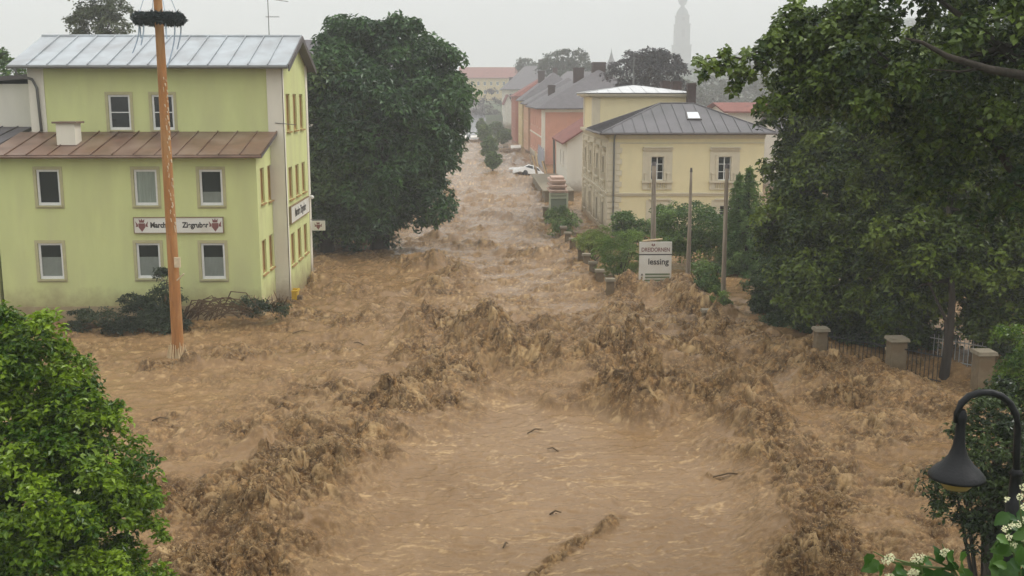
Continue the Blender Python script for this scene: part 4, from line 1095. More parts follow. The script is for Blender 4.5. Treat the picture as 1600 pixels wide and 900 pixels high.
# ------------------------------------------------------------------ generic far house
def gable_house(name, x0, x1, y0, y1, zb, ze, zr, axis, wm, rm, label, cat='house', wins=(), group=None, hip=0.0, ov=.4, chim=(), side_wins=(), sw=(.9, 1.4), chm=None):
    """axis 'x': ridge runs along X; 'y': along Y. wins: (x, z) centres on the front; side_wins: (y, z) on the street side (x0)"""
    t = thing(name, ((x0 + x1) / 2, y0, zb), label, cat, group)
    ff = Face((0, y0, 0), EX, -EY); fx = Face((x0, 0, 0), -EY, -EX)
    hw = [(x - sw[0] / 2, x + sw[0] / 2, z - sw[1] / 2, z + sw[1] / 2) for x, z in wins]
    hs_ = [(-y - sw[0] / 2, -y + sw[0] / 2, z - sw[1] / 2, z + sw[1] / 2) for y, z in side_wins]
    mb = MB(); wall_mesh(mb, ff, x0, x1, zb, ze, hw); wall_mesh(mb, fx, -y1, -y0, zb, ze, hs_)
    mb.quad((x1, y0, zb), (x1, y1, zb), (x1, y1, ze), (x1, y0, ze)); mb.quad((x1, y1, zb), (x0, y1, zb), (x0, y1, ze), (x1, y1, ze))
    xm, ym = (x0 + x1) / 2, (y0 + y1) / 2
    if hip == 0:
        if axis == 'y': mb.poly([(x0, y0, ze), (x1, y0, ze), (xm, y0, zr)]); mb.poly([(x1, y1, ze), (x0, y1, ze), (xm, y1, zr)])
        else: mb.poly([(x1, y0, ze), (x1, y1, ze), (x1, ym, zr)]); mb.poly([(x0, y1, ze), (x0, y0, ze), (x0, ym, zr)])
    mb.build('wall', wm, t)
    for w_ in hw: window(ff, *w_, t, fw=.08, vbars=(.5,), sill=M['stucco'])
    for w_ in hs_: window(fx, *w_, t, fw=.08, vbars=(.5,), sill=M['stucco'])
    X0, X1, Y0_, Y1_ = x0 - ov, x1 + ov, y0 - ov, y1 + ov
    zo = .05
    if axis == 'y': r0, r1 = Vector((xm, Y0_ + hip, zr + zo)), Vector((xm, Y1_ - hip, zr + zo))
    else: r0, r1 = Vector((X0 + hip, ym, zr + zo)), Vector((X1 - hip, ym, zr + zo))
    k = ov * (zr - ze) / ((x1 - x0) / 2 if axis == 'y' else (y1 - y0) / 2)
    A, B, C_, D = [Vector(p) for p in ((X0, Y0_, ze - k + zo), (X1, Y0_, ze - k + zo), (X1, Y1_, ze - k + zo), (X0, Y1_, ze - k + zo))]
    th_ = Vector((0, 0, .16))
    mb = MB()
    if axis == 'y':
        mb.prism([A, r0, r1, D], th_); mb.prism([B, C_, r1, r0], th_)
        if hip: mb.prism([A, B, r0], th_); mb.prism([C_, D, r1], th_)
    else:
        mb.prism([A, B, r1, r0], th_); mb.prism([C_, D, r0, r1], th_)
        if hip: mb.prism([A, r0, D], th_); mb.prism([B, C_, r1], th_)
    rf = mb.build('roof', rm, t)
    for cx, cy_, cz_, w_ in chim:
        mb = MB(); mb.box(cx - w_, cx + w_, cy_ - w_, cy_ + w_, cz_ - 2.2, cz_); mb.box(cx - w_ - .08, cx + w_ + .08, cy_ - w_ - .08, cy_ + w_ + .08, cz_ - .25, cz_ - .1)
        mb.build('chimney', chm or M['brick'], rf)
    return t

# white house with the red roof, behind the villa
wh = gable_house('white_house', 8.45, 17.6, 100, 113.5, GB, 4.75, 7.7, 'y', M['offwhite'], M['red'],
                 'small white house with red roof between the villa and the salmon house', side_wins=((104, 3.0), (107.5, 3.0)), ov=.45)
mb = MB(); mb.tube([(8.2, 113.6, 4.6), (8.32, 113.6, GB)], .12, 8); mb.build('downpipe', M['pipe'], wh)
mb = MB()
for k in range(2): mb.tube([(8.6 + k * 1.1, 100.2, 5.0 + k * .7), (8.6 + k * 1.1, 113, 5.0 + k * .7)], .05, 5)
mb.build('snow_guard', M['darkmetal'], wh)
# salmon house
pk = gable_house('salmon_house', 8.6, 25.0, 140, 172, GB, 7.7, 12.4, 'y', M['pink'], M['slate'],
                 'salmon pink street house with dark grey hipped roof and two chimneys', hip=9.0, ov=.8,
                 side_wins=[(y, z) for y in (145, 151, 157, 163, 168) for z in (5.4, 2.0)],
                 chim=((14.2, 150, 12.9, .7), (16.9, 149, 13.6, .9), (11.0, 158, 10.6, .5)))
mb = MB(); fpk = Face((0, 140, 0), EX, -EY)
fpk.box(mb, 8.58, 8.95, GB, 7.2, -.01, .08); fpk.box(mb, 8.95, 25, 6.9, 7.3, -.01, .08); mb.build('white_trim', M['cream'], pk)
mb = MB(); fps = Face((8.6, 0, 0), -EY, -EX); fps.box(mb, -172, -139.9, GB, .9, -.01, .06); fps.box(mb, -172, -139.9, 3.5, 3.7, -.01, .08); fps.box(mb, -141.2, -139.9, .9, 7.2, -.01, .085); mb.build('white_trim', M['cream'], pk)
gable_house('apricot_house', 8.3, 22, 173, 190, GB, 7.9, 11.8, 'y', M['orange'], M['slate'], 'apricot coloured house beyond the salmon house', hip=6, ov=.6,
            side_wins=[(y, z) for y in (177, 182, 187) for z in (5.6, 2.2)])
gable_house('mustard_house', 8.1, 20, 191, 209, GB, 8.4, 13.0, 'y', M['yellow'], M['slate'], 'narrow mustard yellow house front further down the street', ov=.5,
            side_wins=[(y, z) for y in (195, 200, 205) for z in (6.0, 2.6)], hip=5, chim=((12, 200, 13.6, .6),))
gable_house('brown_red_house', 7.6, 19, 212, 236, 0, 9.0, 12.5, 'y', M['brownred'], M['red'], 'brown red house with low roof before the cream hipped house', hip=4,
            side_wins=[(y, z) for y in (217, 223, 229) for z in (6.6, 3.2)])
gable_house('cream_corner_house', 7.6, 25, 290, 325, 1.5, 10.9, 17.2, 'x', M['cream'], M['slate'], 'tall cream house with steep dark hipped roof at the street bend', hip=7, ov=.8,
            wins=((9.3, 8.8), (11.4, 8.8), (9.3, 5.4), (11.4, 5.4), (14.5, 8.8)), sw=(1.1, 1.7), side_wins=[(y, z) for y in (296, 304, 312) for z in (8.8, 5.4)], chim=((17.8, 300, 19.0, .6), (9.8, 308, 14.3, .5)))
gable_house('rowhouse', 6.9, 8.5, 262, 285, 0.5, 7.4, 9.2, 'y', M['offwhite'], M['red'], 'low whitish annex leaning against the street side of the cream house', ov=.3, side_wins=[(y, 5.2) for y in (266, 272, 278)])
gable_house('long_far_building', -6.5, 18, 440, 460, 6, 16.4, 20.6, 'x', M['yellow'], M['red'], 'long pale yellow building with faded red roof closing the street', ov=.8,
            wins=[(x, z) for x in np.arange(-4.5, 17, 2.6) for z in (14.0, 10.6)], sw=(1.0, 1.5))
gable_house('far_left_building', -26, -8, 400, 425, 5, 15.5, 18.5, 'x', M['offwhite'], M['slate'], 'faint whitish building in the haze left of the street end', ov=.6,
            wins=[(x, z) for x in np.arange(-24, -8, 2.6) for z in (13.0, 9.6)], sw=(1.0, 1.5))
gable_house('mid_far_house', -19, -7.5, 300, 318, 1.5, 9.5, 13, 'y', M['cream'], M['slate'], 'dim cream house across the street in the haze', ov=.5, wins=((-16, 7), (-13, 7), (-10, 7)))
gable_house('grey_roof_house', 15.5, 30, 232, 262, 0, 9.3, 14.4, 'x', M['cream'], M['slate'], 'grey roofed house standing behind the salmon house', hip=6, ov=.7, chim=((17.5, 240, 15.2, .5),))
# behind the villa on the right
rh = gable_house('red_roof_house', 26.5, 32.5, 112, 122, GB, 7.3, 8.1, 'x', M['offwhite'], M['red'], 'white house with low red roof just behind the villa on the right', ov=.6)
gable_house('dark_roof_shed', 29.5, 39, 103, 110, GB, 5.6, 7.5, 'x', M['offwhite'], M['slate'], 'grey roofed shed with white gable beside the red roofed house', ov=.5)
# house behind the chestnut
bh = gable_house('dark_gabled_house', -15.5, -6.0, 72, 86, GB, 9.0, 12.8, 'x', M['offwhite'], M['slate'], 'dark roofed house half hidden behind the big chestnut', ov=.5)
antenna(534, 26, 79, 12.8, [(-.15, 1.0, .35, .05), (-.6, .5, .3, 0)], 'slim antenna above the chestnut tree and dark roof')

# terrace, steps and glazed case left of the villa
tr = thing('entrance_terrace', (7.6, 96, GB), 'pale stone terrace in front of the small white house', 'terrace')
mb = MB(); mb.box(5.9, 8.42, 92, 112, GB, .75); mb.build('slab', M['capstone'], tr)
mb = MB(); mb.box(5.7, 8.42, 91.8, 112.1, .752, .9); mb.build('coping', M['capstone'], tr)
tr2 = thing('stepped_box', (6.6, 87, GB), 'stack of pale pinkish flat slabs above the green framed glass case', 'canopy')
pinkst = mat('pinkish_stone', (0.50, 0.36, 0.29), 0.8, 0.1, 3)
k0 = atY(858, 300, 84); k1 = atY(888, 300, 84)
zt_ = atY(870, 302, 84).z
kb = thing('glass_case', ((k0.x + k1.x) / 2, 84, GB), 'pale green framed glass case beside the villa in the flood', 'kiosk')
fk = Face((0, 84, 0), EX, -EY)
mb = MB(); mb.box(k0.x + .1, k1.x - .1, 84.15, 85.6, GB, zt_ - .1); mb.build('body', M['greenpaint'], kb)
mb = MB()
for a_ in (k0.x, k1.x - .14): fk.box(mb, a_, a_ + .14, GB, zt_, -.15, .05)
zk = [-.1, .95, zt_ - .14]
for z_ in zk: fk.box(mb, k0.x + .14, k1.x - .14, z_, z_ + .12, -.15, .045)
mb.build('frame', M['greenpaint'], kb)
mb = MB(); fk.box(mb, k0.x + .14, k1.x - .14, .02, .94, -.149, -.02); mb.build('pane', M['glass_pale'], kb)
for i, (dz, g_) in enumerate(((.06, .05), (.42, .0), (.78, -.06))):
    mb = MB(); mb.box(k0.x + .1 - g_, k1.x - .06 + g_, 83.9 + .5 * i, 87.5 + .7 * i, zt_ + dz, zt_ + dz + .16); mb.box(k0.x + .3, k1.x - .2, 84.6 + .5 * i, 87 + .5 * i, zt_ + dz + .16, zt_ + dz + .36)
    mb.build('slab', pinkst, tr2)
# debris leaning beside the salmon house
db = thing('debris_pile', (8.0, 127, -.5), 'tangled planks and poles jammed between the pale terrace and salmon house', 'debris')
for k in range(7):
    mb = MB(); x_ = 7.4 + random.uniform(-.7, .7); y_ = 118 + k * 1.6
    mb.tube([(x_, y_, -.4), (x_ - random.uniform(.3, 1.2), y_ + random.uniform(-1, 1), random.uniform(1.0, 2.6))], .10, 5)
    mb.build('plank', M['oldwood'] if k % 3 else M['deb'], db)
bw = mat('pale_blue_grey_paint', (0.36, 0.37, 0.42), 0.6, 0.08, 2)
fn = thing('grey_board_fence', (8.2, 140, GB), 'bluish grey upright board fence below the salmon house', 'fence')
for k in range(12):
    mb = MB(); mb.box(8.28, 8.36, 132 + k * 1.1, 132.9 + k * 1.1, GB, 2.3 + .3 * math.sin(k * 2.1)); mb.build('board', bw, fn)

# ------------------------------------------------------------------ fence pillars along the right of the street
def pillar(x, y, zt, w, label, grp='concrete fence pillars standing in the flood'):
    t = thing('fence_pillar', (x, y, GB), label, 'pillar', grp)
    mb = MB(); mb.box(x - w, x + w, y - w, y + w, GB, zt); mb.build('shaft', M['concrete'], t)
    mb = MB(); a = w + .07
    mb.hexa([(x - a, y - a, zt + .002), (x + a, y - a, zt + .002), (x + a, y + a, zt + .002), (x - a, y + a, zt + .002),
             (x - a * .9, y - a * .9, zt + .11), (x + a * .9, y - a * .9, zt + .11), (x + a * .9, y + a * .9, zt + .11), (x - a * .9, y + a * .9, zt + .11)])
    mb.build('cap', M['capstone'], t); return t
caps = [(852, 323, 'farthest pillar, beside the green glass case'), (874, 346, 'far pillar in the small hedge, second from the glass case'),
        (880.5, 353.5, 'far pillar rising from the hedge end, third from the glass case'), (887, 362.5, 'fourth pillar from the glass case, just past the hedge'),
        (895, 372, 'fifth pillar from the glass case, left of the villa corner'), (908, 386, 'sixth pillar from the glass case, before the yellow green bush'),
        (916.5, 396, 'seventh pillar from the glass case, at the yellow green bush foot'), (926.5, 408.5, 'third pillar up from the splash at the white sign'),
        (937, 421, 'second pillar up from the splash at the white sign'), (953.5, 435, 'nearest street side pillar, left of the white lessing sign'),
        (1105, 483, 'lone pillar under the round bush, half buried in brown spray')]
PIL = []
for u, v, lb in caps:
    p = at(u, v, 0.85); PIL.append(p); pillar(p.x, p.y, .74, .17, 'pale capped concrete ' + lb)
for u, v, w, zt, lb in ((1283, 512, .19, 1.05, 'square plastered pillar below the dark firs, leftmost of the right side fence'), (1402, 527, .25, 1.15, 'square plastered pillar in the shade of the linden, with a pale branch at its foot'), (1538, 548, .24, 1.25, 'square plastered pillar near the right edge, above the black lamp')):
    p = at(u, v, zt + .1); PIL.append(p); pillar(p.x, p.y, zt, w, lb)
# railings between the near pillars
def railing(a, b_, label, z0=-.3, z1=1.05, mt=None):
    t = thing('iron_railing', (a.x, a.y, GB), label, 'railing')
    a = Vector((a.x, a.y, 0)); b_ = Vector((b_.x, b_.y, 0)); d = (b_ - a); n_ = int(d.length / .14)
    mb = MB()
    for z_ in (z1 - .15, .1): mb.tube([a + Vector((0, 0, z_)), b_ + Vector((0, 0, z_))], .022, 5)
    mb.build('rail', mt or M['iron'], t)
    me = None
    for k in range(1, n_):
        p = a + d * (k / n_)
        if me is None:
            q = MB(); q.tube([p + Vector((0, 0, z0)), p + Vector((0, 0, z1 - .04)), p + Vector((0, 0, z1 + .03))], [.013, .013, .001], 5)
            o = q.build('bar', mt or M['iron'], t); me = o; p0 = p
        else:
            c = me.copy(); COL.objects.link(c); c.parent = t; c.location = p - p0
railing(PIL[11], PIL[12], 'dark iron railing under the lindens between the two left plastered pillars')
railing(PIL[12], PIL[13] + (PIL[12] - PIL[13]) * .45, 'dark iron railing right of the pillar with the pale branch')
# ------------------------------------------------------------------ sign board
YS = 49.5
fsn = Face((0, YS, 0), EX, -EY)
sb = span(YS, 998.5, 1049, 378, 446); 
sgn = thing('advertising_board', ((sb[0] + sb[1]) / 2, YS, GB), 'white two part sign board with the word lessing above the spray', 'sign')
zm = atY(1024, 398, YS).z
mb = MB(); fsn.box(mb, sb[0], sb[1], zm + .04, sb[3], -.04, .04); mb.build('upper_panel', M['signwhite'], sgn)
mb = MB(); fsn.box(mb, sb[0], sb[1], sb[2] - .4, zm - .02, -.04, .04); mb.build('lower_panel', M['signwhite'], sgn)
mb = MB()
for a_ in (sb[0] + .12, sb[1] - .2): fsn.box(mb, a_, a_ + .08, GB, sb[3] - .03, -.13, -.045)
mb.build('post', M['pipe'], sgn)
mb = MB(); fsn.box(mb, sb[0] - .02, sb[1] + .02, zm - .015, zm + .035, -.045, .03); mb.build('rail', M['ink'], sgn)
ca = (sb[0] + sb[1]) / 2
text('DREIDORNEN', .27, fsn, ca, zm + .24, .044, M['inkred'], sgn, .004, sx=.80)
mb = MB()
for s_ in (-1, 1): mb.prism([fsn.p(ca - .12, zm + .40, .042), fsn.p(ca - .12 + s_ * .10, zm + .47, .042), fsn.p(ca - .12 + s_ * .03, zm + .56, .042)], fsn.en * .006)
mb.build('flower_logo', M['inkred'], sgn)
text('lessing', .40, fsn, ca + .14, atY(1024, 409, YS).z, .044, M['ink'], sgn, .008, sx=.95)
for k in range(3):
    z_ = atY(1024, 428.5 + 4.7 * k, YS).z
    mb = MB(); fsn.box(mb, ca - .48, ca + .70, z_ - .045, z_ + .045, .04, .046); mb.build('print_bar', M['inkgreen'], sgn)
    if k < 2:
        mb = MB(); mb.prism([fsn.p(ca - .69, z_ - .05, .04), fsn.p(ca - .57, z_ - .05, .04), fsn.p(ca - .63, z_ + .06, .04)], fsn.en * .006); mb.build('arrow', M['ink'], sgn)
sp = thing('loose_plank', (ca, YS + .6, sb[3]), 'pale broken plank caught on top of the white sign board', 'plank')
MB().tube([(sb[0] + .15, YS - .02, sb[3] + .05), (sb[1] - .45, YS + .02, sb[3] + .14)], .045, 6).build('board', M['deb'], sp)

# weathered flag poles
def pole(u0, v0, u1, v1, r0, r1, label, zb=0.0, Yf=None):
    b_ = at(u0, v0, zb) if Yf is None else atY(u0, v0, Yf); t_ = atY(u1, v1, b_.y)
    d = (b_ - t_).normalized()
    t = thing('wooden_pole', (b_.x, b_.y, GB), label, 'pole', 'weathered wooden poles before the villa')
    mb = MB(); n_ = 10
    bot = b_ + d * ((b_.z - GB) / -d.z if d.z < 0 else 1.2)
    mb.tube([bot.lerp(t_, k / n_) for k in range(n_ + 1)], [r0 + (r1 - r0) * k / n_ for k in range(n_ + 1)], 10); mb.build('shaft', M['oldwood'], t, smooth=True)
    mb = MB(); mb.tube([t_ + Vector((0, 0, -.02)), t_ + Vector((0, 0, .16))], [r1 * 1.15, r1 * .8], 8); mb.build('tip', M['darkmetal'], t)
    return t
pole(1020, 430, 1022, 258, .17, .10, 'weathered wooden pole rising right behind the white sign', Yf=52.5)
pole(1074, 464, 1080, 268, .14, .055, 'weathered grey wooden pole with tapering tip between sign and round bush')
pole(1129, 487, 1136, 262, .11, .08, 'thin leaning grey wooden pole nearest the firs')
# debris sticks by the sign
sd_ = thing('broken_branches', (ca - 1.2, 48, 0), 'pale broken sticks poking up left of the white sign', 'branches')
for k in range(6):
    x_ = at(968 + k * 6, 452, .2); MB().tube([x_, x_ + Vector((random.uniform(-.3, .3), .1, random.uniform(.3, .75)))], [.035, .012], 5).build('stick', M['deb'], sd_)

# ------------------------------------------------------------------ cars
def car(name, loc, rot, paint, label, size=(4.1, 1.72, 1.42)):
    t = thing(name, (0, 0, 0), label, 'car')
    Ln, Wd, Ht = size
    def sec(pts, w0, w1, mb, inset=0.0):
        n_ = len(pts); L_ = [(x, -w0(z) , z) for x, z in pts]; R_ = [(x, w0(z), z) for x, z in pts]
        mb.add(L_ + R_, [tuple(range(n_))[::-1], tuple(range(n_, 2 * n_))] + [(i, (i + 1) % n_, n_ + (i + 1) % n_, n_ + i) for i in range(n_)])
    body = [(-2.02, .30), (-2.05, .62), (-1.98, .80), (-1.0, .93), (1.55, .93), (2.0, .86), (2.05, .55), (2.0, .28)]
    mb = MB(); sec(body, lambda z: Wd / 2 * (1 - .05 * abs(z - .6)), None, mb); bo = mb.build('body', paint, t)
    cab = [(-1.0, .93), (-.35, 1.38), (.2, 1.43), (.95, 1.40), (1.62, .93)]
    mb = MB(); sec(cab, lambda z: Wd / 2 * (.97 - .30 * max(0, z - .93)), None, mb); mb.build('cabin', paint, t)
    gl = MB(); w_ = Wd / 2
    for s_ in (-1, 1):
        for pl in ([(-.82, .97), (-.33, 1.30), (.25, 1.33), (.25, .97)], [(.33, .97), (.33, 1.33), (.92, 1.30), (1.42, .97)]):
            gl.add([(x, s_ * (w_ * (.97 - .30 * (z - .93)) + .006), z) for x, z in pl], [(0, 1, 2, 3)])
    gl.add([(-.97 - .01, -.68, .99), (-.97 - .01, .68, .99), (-.40, .60, 1.36), (-.40, -.60, 1.36)], [(0, 1, 2, 3)])
    gl.add([(1.60, -.68, .99), (1.60, .68, .99), (1.02, .60, 1.36), (1.02, -.60, 1.36)], [(0, 1, 2, 3)])
    gl.build('window_glass', M['glass'], t)
    for sx_ in (-1.28, 1.25):
        for s_ in (-1, 1):
            q = MB(); q.tube([(sx_, s_ * (w_ - .2), .31), (sx_, s_ * (w_ + .01), .31)], .31, 14); q.build('wheel', M['rubber'], t)
    for s_ in (-1, 1):
        q = MB(); q.box(-2.07, -1.98, s_ * .62 - .16, s_ * .62 + .16, .62, .76); q.build('headlight', M['lit'] if paint is M['carblue'] else M['skylight'], t)
    t.location = loc; t.rotation_euler = rot
    return t
cp = at(829, 268, .3)
car('parked_car', (cp.x, cp.y, -.55), (R(12), R(-16), R(205)), M['carwhite'], 'white car swept sideways and half sunk near the salmon house')
p_ = at(795, 265.5, .2)
fl = thing('floating_panel', p_, 'long white panel floating left of the sunken white car', 'panel')
MB().prism([p_ + Vector(q) for q in ((0, 0, 0), (1.9, .1, .1), (2.0, .8, .15), (.1, .8, .05))], (0, 0, .16)).build('sheet', M['carwhite'], fl)
gz = lambda x, y: float(ground_z(np.array([float(x)]), np.array([float(y)]))[0])
car('parked_car', (-2.6, 262, gz(-2.6, 262) + .08), (0, R(-2), R(88)), M['carblue'], 'dark blue car with a lit headlight on the wet road beyond the flood')
# pale washed up things at the flood edge
for i, (u, v, w_, lb) in enumerate(((722, 217, 2.2, 'whitish slab washed up at the far left flood edge'), (742, 216.5, 1.8, 'whitish slab washed up on the far road centre'), (806, 233, 1.7, 'white panel stranded beyond the far round trees'), (790, 231, 1.0, 'small grey panel stranded beyond the far round trees'))):
    p = at(u, v, .1); t = thing('washed_up_panel', p, lb, 'panel', 'pale panels stranded at the flood edge')
    MB().prism([p + Vector(q) for q in ((-w_ / 2, 0, 0), (w_ / 2, 0, .1), (w_ / 2, 1.2, .5), (-w_ / 2, 1.2, .4))], (0, 0, .2)).build('sheet', M['signwhite'] if i != 3 else M['concrete'], t)
for i, (u, v, s_, lb) in enumerate(((712, 222, 2.6, 'low pile of dark rubble across the left of the far flood edge'), (760, 221, 3.0, 'low pile of dark rubble across the centre of the far flood edge'), (805, 237, 2.5, 'low pile of dark rubble before the mustard house'))):
    p = at(u, v, 0); t = thing('rubble_pile', p, lb, 'debris')
    mb = MB()
    for k in range(26):
        q = p + Vector((random.uniform(-s_, s_), random.uniform(-2, 2), random.uniform(-.1, .35))); r0 = random.uniform(.15, .5)
        mb.hexa([q + Vector((sx * r0 * random.uniform(.6, 1.3), sy_ * r0 * random.uniform(.6, 1.3), sz_ * r0 * random.uniform(.3, .8))) for sx, sy_, sz_ in ((-1, -1, -1), (1, -1, -1), (1, 1, -1), (-1, 1, -1), (-1, -1, 1), (1, -1, 1), (1, 1, 1), (-1, 1, 1))])
    mb.build('rubble', M['mud'], t, kind='stuff')

# ------------------------------------------------------------------ trees: street balls
def ball_tree(u, v, Yt, rpx, label, m=M['leaf_ball'], sq=1.0, leaf=.2, n_=420, seed=1, trunk=True, group=None, name='round_tree', cat='tree', per=9):
    c = atY(u, v, Yt); r0 = rpx * Yt / F_PX
    return tree(name, (c.x, c.y, GB), (c.x, c.y, c.z), [(c.x, c.y, c.z, r0, r0, r0 * sq)], label, cat, m, n_, per, r0 * .17, leaf, seed, trunk_r=.12 if trunk else .05, limbs=4, group=group, shell=(.80, .98), fill=.75)
G_ = 'round clipped street trees in the flooded road'
ball_tree(770, 250, 128, 11.0, 'round clipped tree, nearest of the row in the flooded street', leaf=.3, seed=11, group=G_, n_=300)
ball_tree(765, 228, 150, 12.0, 'round clipped tree, second of the row in the flooded street', leaf=.34, seed=12, group=G_, n_=300)
ball_tree(757, 208, 182, 10.0, 'round clipped tree, third of the row in the flooded street', leaf=.4, seed=13, group=G_, sq=1.25, n_=300)
ball_tree(752, 196, 215, 7.0, 'round clipped tree, farthest of the row at the flood edge', leaf=.4, seed=14, group=G_, sq=1.2, n_=200)
ball_tree(787, 213, 190, 10.0, 'wide round tree right of the clipped row', leaf=.4, seed=15, group=G_, n_=250)
ball_tree(775, 200, 215, 10.0, 'pale round tree behind the clipped row', leaf=.4, seed=16, m=M['leaf_light'], group=G_, n_=250)
tree('bare_tree', (1.5, 330, 3), (2.0, 330, 7), [LB(757, 168, 330, 17, 24)], 'grey brown tree in the haze at the end of the street', 'tree', leaf_mat('greybrown_leaf', (0.05, 0.035, 0.04), (0.09, 0.07, 0.07), .1), 350, 12, 1.0, .5, 17)

# ------------------------------------------------------------------ big chestnut trees left of the street
cb = at(592, 388)
CY = cb.y
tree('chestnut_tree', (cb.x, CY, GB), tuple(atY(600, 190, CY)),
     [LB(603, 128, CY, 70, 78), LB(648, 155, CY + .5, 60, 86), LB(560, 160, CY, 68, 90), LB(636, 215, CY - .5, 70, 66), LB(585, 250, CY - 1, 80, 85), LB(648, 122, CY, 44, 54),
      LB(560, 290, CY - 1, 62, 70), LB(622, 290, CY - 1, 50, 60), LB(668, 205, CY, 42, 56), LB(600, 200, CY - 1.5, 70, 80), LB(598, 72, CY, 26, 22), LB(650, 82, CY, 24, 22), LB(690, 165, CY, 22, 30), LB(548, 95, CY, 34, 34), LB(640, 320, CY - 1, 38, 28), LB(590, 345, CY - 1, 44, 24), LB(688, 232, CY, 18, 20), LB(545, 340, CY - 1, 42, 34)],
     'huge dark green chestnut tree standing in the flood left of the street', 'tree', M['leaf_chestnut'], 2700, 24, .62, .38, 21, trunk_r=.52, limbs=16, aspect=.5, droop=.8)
cb2 = at(512, 392)
tree('leafy_tree', (cb2.x, cb2.y, GB), tuple(atY(515, 220, cb2.y)),
     [LB(515, 160, cb2.y, 50, 60), LB(500, 230, cb2.y, 45, 70), LB(520, 300, cb2.y, 60, 62), LB(490, 330, cb2.y + 1, 35, 40)],
     'lighter green tree squeezed between the green house and the chestnut', 'tree', leaf_mat('midgreen_leaf', (0.025, 0.06, 0.014), (0.13, 0.20, 0.05)), 1100, 18, .6, .32, 22, trunk_r=.4, limbs=8, droop=.6)
hd = thing('low_hedge', (at(530, 388).x, at(530, 388).y, -.5), 'dark low hedge under the chestnut beside the green house', 'hedge')
a_ = at(530, 386)
P, Nn, T_, C = crown_points([(a_.x - 1.3, a_.y, .2, 2.2, .9, .7), (a_.x + 1.6, a_.y - .3, .1, 1.7, .8, .6)], 200, 20, .35, 23)
leaf_mesh('foliage', P, Nn, .16, M['leaf_fir'], hd, 23, T_)

# ------------------------------------------------------------------ garden shrubs by the villa
def shrub(name, lobes, label, m, clumps, per, rc, leaf, seed, cat='shrub', stem=True, droop=0., aspect=.6, group=None, fill=.6):
    c = lobes[0]; t = thing(name, (c[0], c[1], GB), label, cat, group)
    P, Nn, T_, C = crown_points(lobes, clumps, per, rc, seed, shell=(.78, 1.02), fill=fill)
    leaf_mesh('foliage', P, Nn, leaf, m, t, seed, T_, droop=droop, aspect=aspect)
    mb = MB(); mb.tube([(c[0], c[1], GB), (c[0], c[1], c[2])], .07, 6)
    for k in range(5):
        e_ = C[(k * 37) % len(C)]; mb.tube([(c[0], c[1], (GB + c[2]) / 2), tuple(e_)], [.04, .012], 5)
    mb.build('stem', M['bark'], t); return t
shrub('round_tree', [LB(1080, 360, 55.5, 50, 38), LB(1058, 350, 56, 28, 24), LB(1108, 362, 56, 24, 28), LB(1085, 335, 56, 28, 18), LB(1065, 378, 55, 24, 18)], 'large round dark green bush tree before the villa', M['leaf_ball'], 700, 20, .33, .15, 31, 'tree')
shrub('round_shrub', [LB(980, 357, 60, 20, 18), LB(1000, 362, 60, 18, 17)], 'rounded green shrub at the villa wall behind the white sign', M['leaf_ball'], 300, 18, .28, .15, 32)
shrub('feathery_shrub', [LB(970, 404, 51, 34, 32), LB(958, 395, 52, 22, 20)], 'light green feathery shrub just left of the white sign', M['leaf_shrub'], 420, 22, .28, .13, 33, droop=-1.2, aspect=.28)
shrub('feathery_shrub', [LB(926, 377, 57, 24, 15)], 'low yellow green feathery shrub at the villa corner', leaf_mat('yellow_green_leaf', (0.14, 0.20, 0.04), (0.34, 0.42, 0.10)), 260, 22, .28, .13, 34, droop=-1.2, aspect=.28)
shrub('clipped_hedge', [LB(869, 338, 73, 15, 12), LB(878, 352, 68, 14, 12)], 'small flooded hedge below the green glass case', M['leaf_shrub'], 300, 18, .28, .14, 35, 'hedge')
shrub('round_shrub', [LB(1106, 445, 45.5, 20, 22)], 'small round dark shrub between the two thin poles', M['leaf_ball'], 260, 20, .17, .10, 36)
shrub('small_shrub', [LB(1092, 420, 50, 10, 12)], 'tiny light shrub behind the small round shrub', M['leaf_shrub'], 60, 16, .17, .10, 37)
shrub('small_shrub', [LB(1118, 474, 43, 20, 12)], 'low light shrub at the foot of the leaning pole', M['leaf_shrub'], 90, 16, .17, .10, 38)

un = [LB(1240, 505, 40.5, 40, 26), LB(1300, 520, 39, 48, 26), LB(1365, 528, 37.6, 45, 26), LB(1430, 532, 37, 40, 28), LB(1560, 535, 35.5, 36, 26), LB(1200, 470, 43, 26, 26)]
shrub('undergrowth', un, 'dark dense undergrowth hanging over the flood behind the iron fence', leaf_mat('undergrowth_leaf', (0.012, 0.034, 0.006), (0.10, 0.16, 0.03)), 1700, 22, .26, .15, 39, 'hedge')
